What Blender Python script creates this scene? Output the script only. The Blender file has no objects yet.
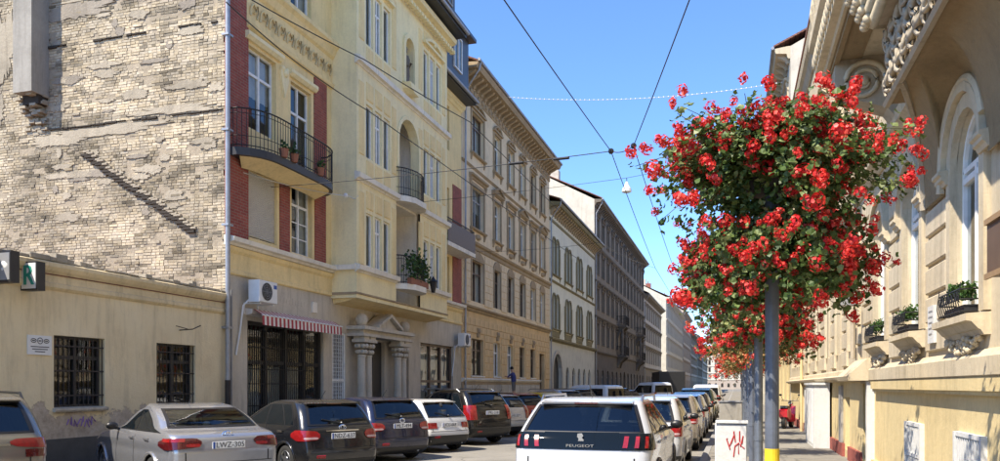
import bpy, math, random
from mathutils import Vector, Matrix, noise
random.seed(7)
R = math.radians
PI = math.pi
SC = bpy.context.scene
COL = SC.collection

# ------------------------------------------------------------------ camera
CAM_H = 1.75
cd = bpy.data.cameras.new('camera')
cam = bpy.data.objects.new('camera', cd)
COL.objects.link(cam)
cam.location = (0, 0, CAM_H)
cam.rotation_euler = (R(90), 0, R(16.77))
cd.sensor_width = 36
cd.lens = 0.78 * 36
cd.shift_y = 0.1555
cd.clip_start = 0.1
cd.clip_end = 3000
SC.camera = cam

# ------------------------------------------------------------------ sky and sun
SUN_EL, SUN_AZ = 53, 219          # azimuth clockwise from the street's far end (+Y)
w = bpy.data.worlds.new('World')
SC.world = w
w.use_nodes = True
nt = w.node_tree
bg = nt.nodes['Background']
sky = nt.nodes.new('ShaderNodeTexSky')
sky.sky_type = 'NISHITA'
sky.sun_disc = False
sky.sun_elevation = R(SUN_EL)
sky.sun_rotation = R(SUN_AZ)
sky.altitude = 100
sky.air_density = 0.9
sky.dust_density = 0.0
sky.ozone_density = 10
nt.links.new(sky.outputs[0], bg.inputs[0])
bg.inputs[1].default_value = 0.097
sd = bpy.data.lights.new('sun', 'SUN')
sd.energy = 2.8
sd.angle = R(0.53)
sd.color = (1.0, 0.90, 0.75)
sun = bpy.data.objects.new('sun', sd)
COL.objects.link(sun)
sun.location = (-20, -20, 40)
a = R(SUN_AZ)
tosun = Vector((math.sin(a) * math.cos(R(SUN_EL)), math.cos(a) * math.cos(R(SUN_EL)), math.sin(R(SUN_EL))))
sun.rotation_euler = tosun.to_track_quat('Z', 'Y').to_euler()
SC.view_settings.view_transform = 'Standard'
SC.view_settings.look = 'None'
SC.view_settings.exposure = 1.78
SC.view_settings.gamma = 1.0
SC.cycles.diffuse_bounces = 10
SC.cycles.max_bounces = 14
SC.cycles.sample_clamp_indirect = 20

# ------------------------------------------------------------------ materials
MATS = {}
def _new(name):
    m = bpy.data.materials.new(name)
    m.use_nodes = True
    return m, m.node_tree, m.node_tree.nodes['Principled BSDF']
def N(t, ty, **kw):
    n = t.nodes.new(ty)
    for k, v in kw.items():
        if isinstance(k, str) and k.startswith('i_'):
            n.inputs[k[2:]].default_value = v
        else:
            setattr(n, k, v)
    return n
def c4(c, f=1.0): return (min(c[0]*f, 1), min(c[1]*f, 1), min(c[2]*f, 1), 1)
def rampn(t, src, stops):
    r = t.nodes.new('ShaderNodeValToRGB')
    e = r.color_ramp.elements
    while len(e) < len(stops): e.new(0.5)
    for q, (p, c) in zip(e, stops):
        q.position = p
        q.color = c if len(c) == 4 else c4(c)
    t.links.new(src, r.inputs[0])
    return r
def mixc(t, fac, a, b, mode='MIX'):
    m = t.nodes.new('ShaderNodeMix')
    m.data_type = 'RGBA'; m.blend_type = mode
    for sock, v in ((m.inputs[0], fac), (m.inputs[6], a), (m.inputs[7], b)):
        if hasattr(v, 'is_linked'): t.links.new(v, sock)
        else: sock.default_value = v
    return m.outputs[2]
def coords(t, scale=(1, 1, 1)):
    tc = t.nodes.new('ShaderNodeTexCoord')
    mp = t.nodes.new('ShaderNodeMapping')
    mp.inputs['Scale'].default_value = scale
    t.links.new(tc.outputs['Object'], mp.inputs[0])
    return mp.outputs[0]
def noi(t, vec, scale, detail=5, rough=0.6):
    n = N(t, 'ShaderNodeTexNoise')
    n.inputs['Scale'].default_value = scale
    n.inputs['Detail'].default_value = detail
    n.inputs['Roughness'].default_value = rough
    t.links.new(vec, n.inputs['Vector'])
    return n.outputs['Fac']
def bump(t, b, h, strength=0.3, dist=0.02):
    n = N(t, 'ShaderNodeBump')
    n.inputs['Strength'].default_value = strength
    n.inputs['Distance'].default_value = dist
    t.links.new(h, n.inputs['Height'])
    t.links.new(n.outputs[0], b.inputs['Normal'])

def plaster(name, col, var=0.22, grime=0.35, grime_col=(0.10, 0.085, 0.065), rough=0.9, bs=0.25, attr=False, speck=0.0):
    m, t, b = _new(name)
    v = coords(t)
    n1 = noi(t, v, 0.9, 6, 0.65)
    c = rampn(t, n1, [(0.3, c4(col, 1 - var)), (0.5, c4(col)), (0.72, c4(col, 1 + var * .6))]).outputs[0]
    vs = coords(t, (2.2, 2.2, 0.22))
    st = noi(t, vs, 2.2, 7, 0.7)
    g = rampn(t, st, [(0.5, (0, 0, 0, 1)), (0.75, (1, 1, 1, 1))]).outputs[0]
    gm = N(t, 'ShaderNodeMath', operation='MULTIPLY'); gm.inputs[1].default_value = grime
    t.links.new(g, gm.inputs[0])
    c = mixc(t, gm.outputs[0], c, c4(grime_col))
    nf = noi(t, v, 14, 6, 0.7)
    fr = rampn(t, nf, [(0.3, (.8, .8, .8, 1)), (0.65, (1, 1, 1, 1))]).outputs[0]
    c = mixc(t, 0.55, c, fr, 'MULTIPLY')
    if speck:
        sp = rampn(t, noi(t, v, 5.5, 8, 0.8), [(0.62, (0, 0, 0, 1)), (0.68, (1, 1, 1, 1))]).outputs[0]
        sm = N(t, 'ShaderNodeMath', operation='MULTIPLY'); sm.inputs[1].default_value = speck
        t.links.new(sp, sm.inputs[0])
        c = mixc(t, sm.outputs[0], c, c4(grime_col, 2))
    if attr:
        at = N(t, 'ShaderNodeVertexColor', layer_name='tint')
        c = mixc(t, 1.0, c, at.outputs[0], 'MULTIPLY')
    t.links.new(c, b.inputs['Base Color'])
    b.inputs['Roughness'].default_value = rough
    b.inputs['Specular IOR Level'].default_value = 0.2
    bump(t, b, nf, bs, 0.03)
    MATS[name] = m
    return m
def simple(name, col, rough=0.5, metal=0.0, var=0.12, scale=6, coat=0.0, bs=0.0, spec=0.5, emit=None):
    m, t, b = _new(name)
    v = coords(t)
    n1 = noi(t, v, scale, 5, 0.6)
    c = rampn(t, n1, [(0.3, c4(col, 1 - var)), (0.7, c4(col, 1 + var))]).outputs[0]
    t.links.new(c, b.inputs['Base Color'])
    b.inputs['Roughness'].default_value = rough
    b.inputs['Metallic'].default_value = metal
    b.inputs['Coat Weight'].default_value = coat
    b.inputs['Coat Roughness'].default_value = 0.04
    b.inputs['Specular IOR Level'].default_value = spec
    if bs: bump(t, b, n1, bs, 0.01)
    if emit:
        b.inputs['Emission Color'].default_value = c4(emit); b.inputs['Emission Strength'].default_value = 1
    MATS[name] = m
    return m
def paint(name, col, metal=0.0):
    m, t, b = _new(name)
    v = coords(t)
    n1 = noi(t, v, 1.6, 6, 0.7)
    c = rampn(t, n1, [(0.3, c4(col, .97)), (0.7, c4(col, 1.02))]).outputs[0]
    # dust film gathers low on the doors and bumpers
    sx = N(t, 'ShaderNodeSeparateXYZ'); t.links.new(v, sx.inputs[0])
    zr = rampn(t, sx.outputs[2], [(0.15, (1, 1, 1, 1)), (0.5, (0, 0, 0, 1))]).outputs[0]
    dm = mixc(t, 1.0, zr, rampn(t, noi(t, v, 5, 6, .7), [(.3, (.12, .12, .12, 1)), (.7, (.3, .3, .3, 1))]).outputs[0], 'MULTIPLY')
    c = mixc(t, dm, c, (0.22, 0.19, 0.15, 1))
    t.links.new(c, b.inputs['Base Color'])
    b.inputs['Metallic'].default_value = metal
    rr = rampn(t, noi(t, v, 9, 5, .6), [(.3, (.2, .2, .2, 1)), (.7, (.27, .27, .27, 1))])
    t.links.new(rr.outputs[0], b.inputs['Roughness'])
    b.inputs['Coat Weight'].default_value = 0.8
    b.inputs['Coat Roughness'].default_value = 0.05
    MATS[name] = m
    return m
def brickmat(name, c1, c2, mortar, s=1.0):
    m, t, b = _new(name)
    tc = t.nodes.new('ShaderNodeTexCoord')
    sx = N(t, 'ShaderNodeSeparateXYZ'); t.links.new(tc.outputs['Object'], sx.inputs[0])
    ad = N(t, 'ShaderNodeMath', operation='ADD'); t.links.new(sx.outputs[0], ad.inputs[0]); t.links.new(sx.outputs[1], ad.inputs[1])
    cb = N(t, 'ShaderNodeCombineXYZ'); t.links.new(ad.outputs[0], cb.inputs[0]); t.links.new(sx.outputs[2], cb.inputs[1])
    br = N(t, 'ShaderNodeTexBrick')
    br.inputs['Color1'].default_value = c4(c1); br.inputs['Color2'].default_value = c4(c2); br.inputs['Mortar'].default_value = c4(mortar)
    br.inputs['Scale'].default_value = 1; br.inputs['Brick Width'].default_value = .26 * s; br.inputs['Row Height'].default_value = .077 * s
    br.inputs['Mortar Size'].default_value = .009 * s
    t.links.new(cb.outputs[0], br.inputs['Vector'])
    n1 = rampn(t, noi(t, tc.outputs['Object'], 3, 6, .7), [(.3, (.7, .7, .7, 1)), (.7, (1.1, 1.1, 1.1, 1))]).outputs[0]
    c = mixc(t, 1, br.outputs[0], n1, 'MULTIPLY')
    t.links.new(c, b.inputs['Base Color'])
    b.inputs['Roughness'].default_value = .85
    inv = N(t, 'ShaderNodeMath', operation='SUBTRACT'); inv.inputs[0].default_value = 1; t.links.new(br.outputs['Fac'], inv.inputs[1])
    bump(t, b, inv.outputs[0], .6, .01)
    MATS[name] = m
    return m
def glassmat(name, tint=(.75, .8, .8), refl=0.25):
    m = bpy.data.materials.new(name); m.use_nodes = True
    t = m.node_tree; t.nodes.clear()
    o = N(t, 'ShaderNodeOutputMaterial'); mx = N(t, 'ShaderNodeMixShader')
    tr = N(t, 'ShaderNodeBsdfTransparent'); tr.inputs[0].default_value = c4(tint)
    gl = N(t, 'ShaderNodeBsdfGlossy'); gl.inputs['Roughness'].default_value = .02
    lw = N(t, 'ShaderNodeLayerWeight'); lw.inputs[0].default_value = .5
    pw = N(t, 'ShaderNodeMath', operation='POWER'); pw.inputs[1].default_value = 4.5; t.links.new(lw.outputs['Facing'], pw.inputs[0])
    tc = N(t, 'ShaderNodeTexCoord')
    nb = N(t, 'ShaderNodeTexNoise'); nb.inputs['Scale'].default_value = 1.7; nb.inputs['Detail'].default_value = 1
    t.links.new(tc.outputs['Object'], nb.inputs['Vector'])
    bp = N(t, 'ShaderNodeBump'); bp.inputs['Strength'].default_value = .06; bp.inputs['Distance'].default_value = .05
    t.links.new(nb.outputs['Fac'], bp.inputs['Height'])
    t.links.new(bp.outputs[0], gl.inputs['Normal'])
    ma = N(t, 'ShaderNodeMath', operation='MULTIPLY_ADD'); ma.inputs[1].default_value = 1 - refl; ma.inputs[2].default_value = refl; ma.use_clamp = True
    t.links.new(pw.outputs[0], ma.inputs[0])
    t.links.new(ma.outputs[0], mx.inputs[0]); t.links.new(tr.outputs[0], mx.inputs[1]); t.links.new(gl.outputs[0], mx.inputs[2])
    t.links.new(mx.outputs[0], o.inputs[0])
    MATS[name] = m
    return m
def leafmat(name, c1, c2):
    m, t, b = _new(name)
    at = N(t, 'ShaderNodeVertexColor', layer_name='tint')
    t.links.new(at.outputs[0], b.inputs['Base Color'])
    b.inputs['Roughness'].default_value = .45
    b.inputs['Subsurface Weight'].default_value = 0
    b.inputs['Specular IOR Level'].default_value = .35
    o = t.nodes['Material Output']
    tl = N(t, 'ShaderNodeBsdfTranslucent'); t.links.new(at.outputs[0], tl.inputs[0])
    mx = N(t, 'ShaderNodeMixShader'); mx.inputs[0].default_value = .3
    t.links.new(b.outputs[0], mx.inputs[1]); t.links.new(tl.outputs[0], mx.inputs[2]); t.links.new(mx.outputs[0], o.inputs[0])
    MATS[name] = m
    return m

# ------------------------------------------------------------------ mesh helpers
class MB:
    def __init__(s): s.v = []; s.f = []; s.c = None
    def add(s, vs, fs):
        o = len(s.v); s.v += [tuple(p) for p in vs]; s.f += [tuple(i + o for i in f) for f in fs]; return s
    def box(s, x0, x1, y0, y1, z0, z1):
        return s.add([(x0, y0, z0), (x1, y0, z0), (x1, y1, z0), (x0, y1, z0), (x0, y0, z1), (x1, y0, z1), (x1, y1, z1), (x0, y1, z1)],
                     [(0, 3, 2, 1), (4, 5, 6, 7), (0, 1, 5, 4), (1, 2, 6, 5), (2, 3, 7, 6), (3, 0, 4, 7)])
    def cbox(s, x0, x1, y0, y1, z0, z1, b=.02):
        """box whose front (low y) face is chamfered"""
        return s.add([(x0, y1, z0), (x1, y1, z0), (x1, y1, z1), (x0, y1, z1),
                      (x0, y0 + b, z0), (x1, y0 + b, z0), (x1, y0 + b, z1), (x0, y0 + b, z1),
                      (x0 + b, y0, z0 + b), (x1 - b, y0, z0 + b), (x1 - b, y0, z1 - b), (x0 + b, y0, z1 - b)],
                     [(0, 1, 5, 4), (1, 2, 6, 5), (2, 3, 7, 6), (3, 0, 4, 7), (4, 5, 9, 8), (5, 6, 10, 9), (6, 7, 11, 10), (7, 4, 8, 11), (8, 9, 10, 11), (3, 2, 1, 0)])
    def prism(s, poly, a0, a1, ax='x'):
        """poly of 2D points extruded along an axis: ax x -> poly is (y,z); y -> (x,z); z -> (x,y)"""
        n = len(poly)
        def p(q, a): return {'x': (a, q[0], q[1]), 'y': (q[0], a, q[1]), 'z': (q[0], q[1], a)}[ax]
        vs = [p(q, a0) for q in poly] + [p(q, a1) for q in poly]
        fs = [tuple(range(n))[::-1], tuple(range(n, 2 * n))] + [(i, (i + 1) % n, n + (i + 1) % n, n + i) for i in range(n)]
        return s.add(vs, fs)
    def tube(s, pts, r, n=6, r2=None, cap=True):
        pts = [Vector(p) for p in pts]
        rings = []
        for i, p in enumerate(pts):
            d = (pts[min(i + 1, len(pts) - 1)] - pts[max(i - 1, 0)]).normalized()
            u = d.cross(Vector((0, 0, 1)))
            if u.length < .05: u = d.cross(Vector((1, 0, 0)))
            u.normalize(); v = d.cross(u)
            rr = r if r2 is None else r + (r2 - r) * i / max(1, len(pts) - 1)
            rings.append([p + u * (rr * math.cos(2 * PI * k / n)) + v * (rr * math.sin(2 * PI * k / n)) for k in range(n)])
        vs = [q for g in rings for q in g]; fs = []
        for i in range(len(pts) - 1):
            for k in range(n):
                fs.append((i * n + k, i * n + (k + 1) % n, (i + 1) * n + (k + 1) % n, (i + 1) * n + k))
        if cap:
            fs.append(tuple(range(n))); fs.append(tuple(range((len(pts) - 1) * n, len(pts) * n))[::-1])
        return s.add(vs, fs)
    def lathe(s, prof, n=16, cx=0, cy=0):
        vs = [(cx + r * math.cos(2 * PI * k / n), cy + r * math.sin(2 * PI * k / n), z) for r, z in prof for k in range(n)]
        fs = [(i * n + k, i * n + (k + 1) % n, (i + 1) * n + (k + 1) % n, (i + 1) * n + k) for i in range(len(prof) - 1) for k in range(n)]
        fs.append(tuple(range(n))[::-1]); fs.append(tuple(range((len(prof) - 1) * n, len(prof) * n)))
        return s.add(vs, fs)
    def ball(s, c, r, nu=7, nv=5, sq=(1, 1, 1)):
        vs = [(c[0], c[1], c[2] - r * sq[2])]
        for j in range(1, nv):
            ph = PI * j / nv
            for k in range(nu):
                th = 2 * PI * k / nu
                vs.append((c[0] + r * sq[0] * math.sin(ph) * math.cos(th), c[1] + r * sq[1] * math.sin(ph) * math.sin(th), c[2] - r * sq[2] * math.cos(ph)))
        vs.append((c[0], c[1], c[2] + r * sq[2]))
        fs = [(0, 1 + (k + 1) % nu, 1 + k) for k in range(nu)]
        for j in range(nv - 2):
            for k in range(nu):
                a = 1 + j * nu; fs.append((a + k, a + (k + 1) % nu, a + nu + (k + 1) % nu, a + nu + k))
        l = len(vs) - 1; a = 1 + (nv - 2) * nu
        fs += [(l, a + k, a + (k + 1) % nu) for k in range(nu)]
        return s.add(vs, fs)
    def grid(s, rows):
        n = len(rows[0]); vs = [p for r in rows for p in r]
        return s.add(vs, [(i * n + k, i * n + k + 1, (i + 1) * n + k + 1, (i + 1) * n + k) for i in range(len(rows) - 1) for k in range(n - 1)])
    def mesh(s, name, mat=None, smooth=False, cols=None):
        me = bpy.data.meshes.new(name)
        me.from_pydata(s.v, [], s.f)
        if mat: me.materials.append(MATS[mat] if isinstance(mat, str) else mat)
        if cols is not None:
            at = me.color_attributes.new('tint', 'FLOAT_COLOR', 'POINT')
            at.data.foreach_set('color', [q for c in cols for q in (c[0], c[1], c[2], 1)])
        if smooth:
            me.polygons.foreach_set('use_smooth', [True] * len(me.polygons))
        me.update()
        return me
    def build(s, name, mat, parent=None, loc=(0, 0, 0), smooth=False, cols=None, rot=None):
        return link(name, s.mesh(name, mat, smooth, cols), parent, loc, rot)
def link(name, data, parent=None, loc=(0, 0, 0), rot=None):
    o = bpy.data.objects.new(name, data); COL.objects.link(o)
    if parent is not None: o.parent = parent
    o.location = loc
    if rot: o.rotation_euler = rot
    return o
def tag(o, label=None, cat=None, group=None, kind=None):
    if label: o['label'] = label
    if cat: o['category'] = cat
    if group: o['group'] = group
    if kind: o['kind'] = kind
    return o
def thing(name, label, cat, loc=(0, 0, 0), rz=0, group=None):
    o = bpy.data.objects.new(name, None); COL.objects.link(o); o.empty_display_size = .3
    o.location = loc; o.rotation_euler = (0, 0, rz)
    return tag(o, label, cat, group)
def copy_tree(o, parent=None):
    c = o.copy(); COL.objects.link(c)
    if parent is not None: c.parent = parent
    for ch in o.children: copy_tree(ch, c)
    return c
def textmesh(txt, size, depth=.002):
    cu = bpy.data.curves.new('lettering', 'FONT'); cu.body = txt; cu.size = size; cu.extrude = depth
    cu.align_x = 'CENTER'; cu.align_y = 'CENTER'; cu.resolution_u = 2
    o = bpy.data.objects.new('lettering', cu); COL.objects.link(o)
    dg = bpy.context.evaluated_depsgraph_get(); dg.update()
    me = bpy.data.meshes.new_from_object(o.evaluated_get(dg))
    bpy.data.objects.remove(o)
    return me
def lettering(txt, size, mat, parent, loc, rot, name='lettering', sx=1.0):
    me = textmesh(txt, size); me.materials.clear(); me.materials.append(MATS[mat])
    o = link(name, me, parent, loc, rot); o.scale = (sx, 1, 1)
    return o

# plaster and stone
plaster('ochre_plaster', (.74, .60, .36), var=.2, grime=.4, speck=.25)
plaster('yellow_plaster', (.87, .68, .34), var=.12, grime=.26)
plaster('pale_yellow', (.90, .775, .46), var=.10, grime=.2)
plaster('cream_trim', (.82, .76, .64), var=.15, grime=.3)
plaster('grey_render', (.56, .50, .40), var=.2, grime=.4)
plaster('grey_stone', (.56, .50, .40), var=.2, grime=.45)
plaster('brown_stucco', (.80, .65, .43), var=.18, grime=.3)
plaster('brown_trim', (.42, .32, .20), var=.2, grime=.4)
plaster('orange_stucco', (.74, .53, .28), var=.2, grime=.35)
plaster('white_stucco', (.80, .77, .61), var=.12, grime=.25)
plaster('olive_trim', (.26, .22, .12), var=.15, grime=.3)
plaster('pale_grey_render', (.64, .61, .50), var=.15, grime=.3)
plaster('dark_stone', (.29, .24, .175), var=.25, grime=.4)
plaster('dark_trim', (.19, .16, .125), var=.25, grime=.4)
plaster('firewall_cream', (.60, .56, .46), var=.15, grime=.3)
plaster('far_grey', (.58, .52, .43), var=.2, grime=.35)
plaster('far_cream', (.60, .56, .46), var=.2, grime=.3)
plaster('far_rose', (.44, .36, .29), var=.2, grime=.3)
plaster('stone_cream', (.57, .485, .34), var=.18, grime=.42, speck=.2)
plaster('stone_block', (.58, .495, .35), var=.18, grime=.4, speck=.2)
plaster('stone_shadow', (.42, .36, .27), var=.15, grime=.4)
plaster('soffit_shadow', (.30, .225, .13), var=.25, grime=.3, bs=.6)  # plaster darkened so its colour carries the shade under the bay
plaster('base_yellow', (.66, .53, .285), var=.14, grime=.3, speck=.15)
plaster('plinth_red', (.33, .10, .08), var=.2, grime=.3)
plaster('plinth_grey', (.12, .115, .105), var=.2, grime=.3)
plaster('white_paint', (.62, .62, .60), var=.06, grime=.12)
plaster('concrete_grey', (.34, .32, .28), var=.2, grime=.4)
plaster('wall_brick', (.57, .49, .36), var=.28, grime=.45, attr=True, bs=.5)
plaster('mortar', (.38, .32, .235), var=.25, grime=.4, bs=.6)
plaster('render_patch', (.38, .33, .25), var=.25, grime=.45, bs=.6)
plaster('render_pale', (.43, .375, .285), var=.2, grime=.4, bs=.6)
plaster('render_grey', (.31, .27, .215), var=.25, grime=.4, bs=.6)
plaster('dark_hole', (.05, .042, .035), var=.3, grime=.2)
brickmat('red_brick', (.36, .085, .055), (.29, .06, .045), (.30, .18, .13))
brickmat('roof_tiles', (.27, .12, .075), (.20, .09, .06), (.09, .05, .04), 1.2)
simple('slate', (.055, .06, .07), .45, 0, .2, 3, bs=.2)
simple('zinc', (.33, .34, .36), .45, .5, .15, 4)
simple('white_frame', (.78, .78, .75), .45)
simple('brown_frame', (.13, .085, .055), .5)
simple('dark_frame', (.035, .033, .032), .45)
simple('grey_frame', (.30, .29, .27), .5)
simple('iron', (.018, .018, .02), .5, .3)
simple('rust_iron', (.045, .036, .030), .7, .2)
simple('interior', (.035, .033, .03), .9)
simple('curtain', (.62, .60, .55), .9, var=.08)
simple('shutter', (.58, .55, .48), .6, var=.06)
glassmat('glass', (.7, .75, .75), .10)
glassmat('shop_glass', (.6, .65, .65), .16)
simple('awning_red', (.36, .045, .05), .85); simple('awning_white', (.70, .64, .56), .85)
simple('white_plastic', (.72, .72, .70), .45, var=.05)
simple('grey_plastic', (.25, .25, .25), .5)
simple('black_plastic', (.02, .02, .021), .45)
simple('sign_green', (.02, .30, .22), .5)
simple('print_dark', (.05, .05, .06), .6)
simple('print_blue', (.02, .08, .35), .5)
simple('galvanised', (.18, .20, .23), .5, .55, .2, 9)
simple('pole_paint', (.11, .125, .155), .5, .2, .18, 12)
simple('yellow_tape', (.75, .52, .02), .6)
simple('terracotta', (.28, .11, .06), .8)
simple('cable', (.02, .02, .02), .6)
simple('light_cable', (.55, .55, .53), .6)
simple('graffiti_red', (.42, .03, .03), .7)
simple('graffiti_purple', (.30, .18, .38), .8)
leafmat('leaves', 0, 0)
# car materials
simple('tyre', (.018, .018, .018), .85)
simple('alloy', (.42, .43, .45), .3, .9, .08)
simple('chrome', (.75, .75, .76), .12, 1, .03)
simple('trim_black', (.012, .012, .013), .4)
m, t, b = _new('car_glass')
b.inputs['Base Color'].default_value = (.006, .009, .012, 1); b.inputs['Roughness'].default_value = .03; b.inputs['IOR'].default_value = 1.36
MATS['car_glass'] = m
glassmat('clear_glass', (.5, .56, .55), .10)
glassmat('privacy_glass', (.10, .12, .14), .10)
simple('cabin_dark', (.022, .022, .023), .9)
simple('cabin_grey', (.10, .10, .10), .9)
simple('tail_red', (.26, .008, .009), .2, coat=1, var=.25, scale=14)
simple('tail_dark', (.075, .005, .006), .15, coat=1, var=.2, scale=14)
simple('tail_clear', (.5, .33, .32), .15, coat=1)
simple('plate_white', (.75, .75, .72), .4, var=.03)
simple('seam', (.01, .01, .01), .8)
simple('skin', (.45, .27, .19), .6)
simple('blue_shirt', (.045, .05, .16), .9)
simple('shorts', (.16, .14, .12), .9)
simple('hair', (.03, .02, .015), .8)
simple('wood', (.30, .20, .11), .7)
# ------------------------------------------------------------------ ground
def groundmat(name, col, crack=.0, scale=1.0, slabs=False):
    m, t, b = _new(name)
    v = coords(t)
    c = rampn(t, noi(t, v, .35, 7, .65), [(.3, c4(col, .75)), (.52, c4(col)), (.72, c4(col, 1.22))]).outputs[0]
    fine = noi(t, v, 90, 3, .7)
    c = mixc(t, .6, c, rampn(t, fine, [(.35, (.62, .62, .62, 1)), (.65, (1.2, 1.2, 1.2, 1))]).outputs[0], 'MULTIPLY')
    st = rampn(t, noi(t, v, 1.7, 6, .7), [(.55, (0, 0, 0, 1)), (.7, (.45, .45, .45, 1))]).outputs[0]
    c = mixc(t, st, c, c4(col, .5))
    vo = N(t, 'ShaderNodeTexVoronoi', feature='DISTANCE_TO_EDGE'); vo.inputs['Scale'].default_value = .45
    wv = N(t, 'ShaderNodeVectorMath', operation='ADD')
    nn = N(t, 'ShaderNodeTexNoise'); nn.inputs['Scale'].default_value = 1.2; t.links.new(v, nn.inputs['Vector'])
    t.links.new(v, wv.inputs[0]); t.links.new(nn.outputs['Color'], wv.inputs[1]); t.links.new(wv.outputs[0], vo.inputs['Vector'])
    ck = rampn(t, vo.outputs[0], [(.004, (1, 1, 1, 1)), (.012, (0, 0, 0, 1))]).outputs[0]
    c = mixc(t, mixc(t, 1, ck, (crack, crack, crack, 1), 'MULTIPLY'), c, c4(col, .3))
    t.links.new(c, b.inputs['Base Color'])
    b.inputs['Roughness'].default_value = .88
    b.inputs['Specular IOR Level'].default_value = .3
    bump(t, b, fine, .35, .006)
    MATS[name] = m
groundmat('asphalt', (.235, .22, .19), .6)
groundmat('pavement_asphalt', (.22, .205, .175), .5)
groundmat('earth', (.16, .15, .13))
groundmat('kerb_stone', (.30, .29, .27))
LX, RX = -12.4, 2.4                 # facade planes
KL, KR = -10.9, -0.75               # kerb lines
def sheet(name, x0, x1, y0, y1, z, mat, n=1):
    o = MB().add([(x0, y0, z), (x1, y0, z), (x1, y1, z), (x0, y1, z)], [(0, 1, 2, 3)]).build(name, mat)
    return tag(o, kind='structure')
sheet('ground', -900, 900, -900, 1500, -.03, 'earth')
sheet('road', KL + .005, KR - .005, -60, 470, 0, 'asphalt')
sheet('road_crossing', -60, 60, 139.5, 148.5, -.012, 'asphalt')
for nm, x0, x1 in (('pavement_left', LX - .3, KL - .15), ('pavement_right', KR + .15, RX + .3)):
    tag(MB().box(x0, x1, -60, 430, -.02, .12).build(nm, 'pavement_asphalt'), kind='structure')
for nm, x0, x1 in (('kerb_left', KL - .15, KL), ('kerb_right', KR, KR + .15)):
    k = tag(MB().box(x0 + .01, x1 - .01, -60, 430, -.02, .10).build(nm, 'kerb_stone'), kind='structure')
    km = MB().cbox(-.495, .495, 0, .15, 0, .125, .012).mesh('kerb_block', 'kerb_stone')
    for i in range(44):
        if nm == 'kerb_left':
            link('kerb_block', km, k, (x1, 4 + i * 1.0, .003), (0, 0, R(90)))
        else:
            link('kerb_block', km, k, (x0, 4 + i * 1.0, .003), (0, 0, R(-90)))

# ------------------------------------------------------------------ facade helpers (x along wall, y inward, z up)
def arc_pts(x0, x1, z1, rise, n=10):
    w = x1 - x0; cx = (x0 + x1) / 2
    if rise >= w / 2 - 1e-4:
        return [(cx - math.cos(PI * k / n) * w / 2, z1 - rise + math.sin(PI * k / n) * rise) for k in range(n + 1)]
    rad = (w * w / 4 + rise * rise) / (2 * rise); a0 = math.asin(w / 2 / rad)
    return [(cx + rad * math.sin(-a0 + 2 * a0 * k / n), z1 - rad + rad * math.cos(-a0 + 2 * a0 * k / n)) for k in range(n + 1)]
def wall(mb, x0, x1, z0, z1, ops, y=0.0, rev=.22):
    xs = sorted({x0, x1} | {q for o in ops for q in (o[0], o[1]) if x0 < q < x1})
    zs = sorted({z0, z1} | {q for o in ops for q in (o[2], o[3]) if z0 < q < z1})
    for i in range(len(xs) - 1):
        for j in range(len(zs) - 1):
            cx, cz = (xs[i] + xs[i + 1]) / 2, (zs[j] + zs[j + 1]) / 2
            if any(o[0] < cx < o[1] and o[2] < cz < o[3] for o in ops): continue
            mb.add([(xs[i], y, zs[j]), (xs[i + 1], y, zs[j]), (xs[i + 1], y, zs[j + 1]), (xs[i], y, zs[j + 1])], [(0, 1, 2, 3)])
    for o in ops:
        a, b_, c, d = o[:4]; rise = o[4] if len(o) > 4 else 0
        r = y + (o[5] if len(o) > 5 else rev)
        zt = d - rise
        mb.add([(a, y, c), (a, y, zt), (a, r, zt), (a, r, c)], [(0, 1, 2, 3)])
        mb.add([(b_, y, c), (b_, r, c), (b_, r, zt), (b_, y, zt)], [(0, 1, 2, 3)])
        mb.add([(a, y, c), (a, r, c), (b_, r, c), (b_, y, c)], [(0, 1, 2, 3)])
        if not rise:
            mb.add([(a, y, d), (b_, y, d), (b_, r, d), (a, r, d)], [(0, 1, 2, 3)])
        else:
            p = arc_pts(a, b_, d, rise); n = len(p) - 1; h = n // 2
            for k in range(n):
                corner = (a, y, d) if k < h else (b_, y, d)
                mb.add([corner, (p[k][0], y, p[k][1]), (p[k + 1][0], y, p[k + 1][1])], [(0, 1, 2)])
                mb.add([(p[k][0], y, p[k][1]), (p[k][0], r, p[k][1]), (p[k + 1][0], r, p[k + 1][1]), (p[k + 1][0], y, p[k + 1][1])], [(0, 1, 2, 3)])
            mb.add([(a, y, d), (p[h][0], y, p[h][1]), (b_, y, d)], [(0, 1, 2)])
    return mb
WC = {}
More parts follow.
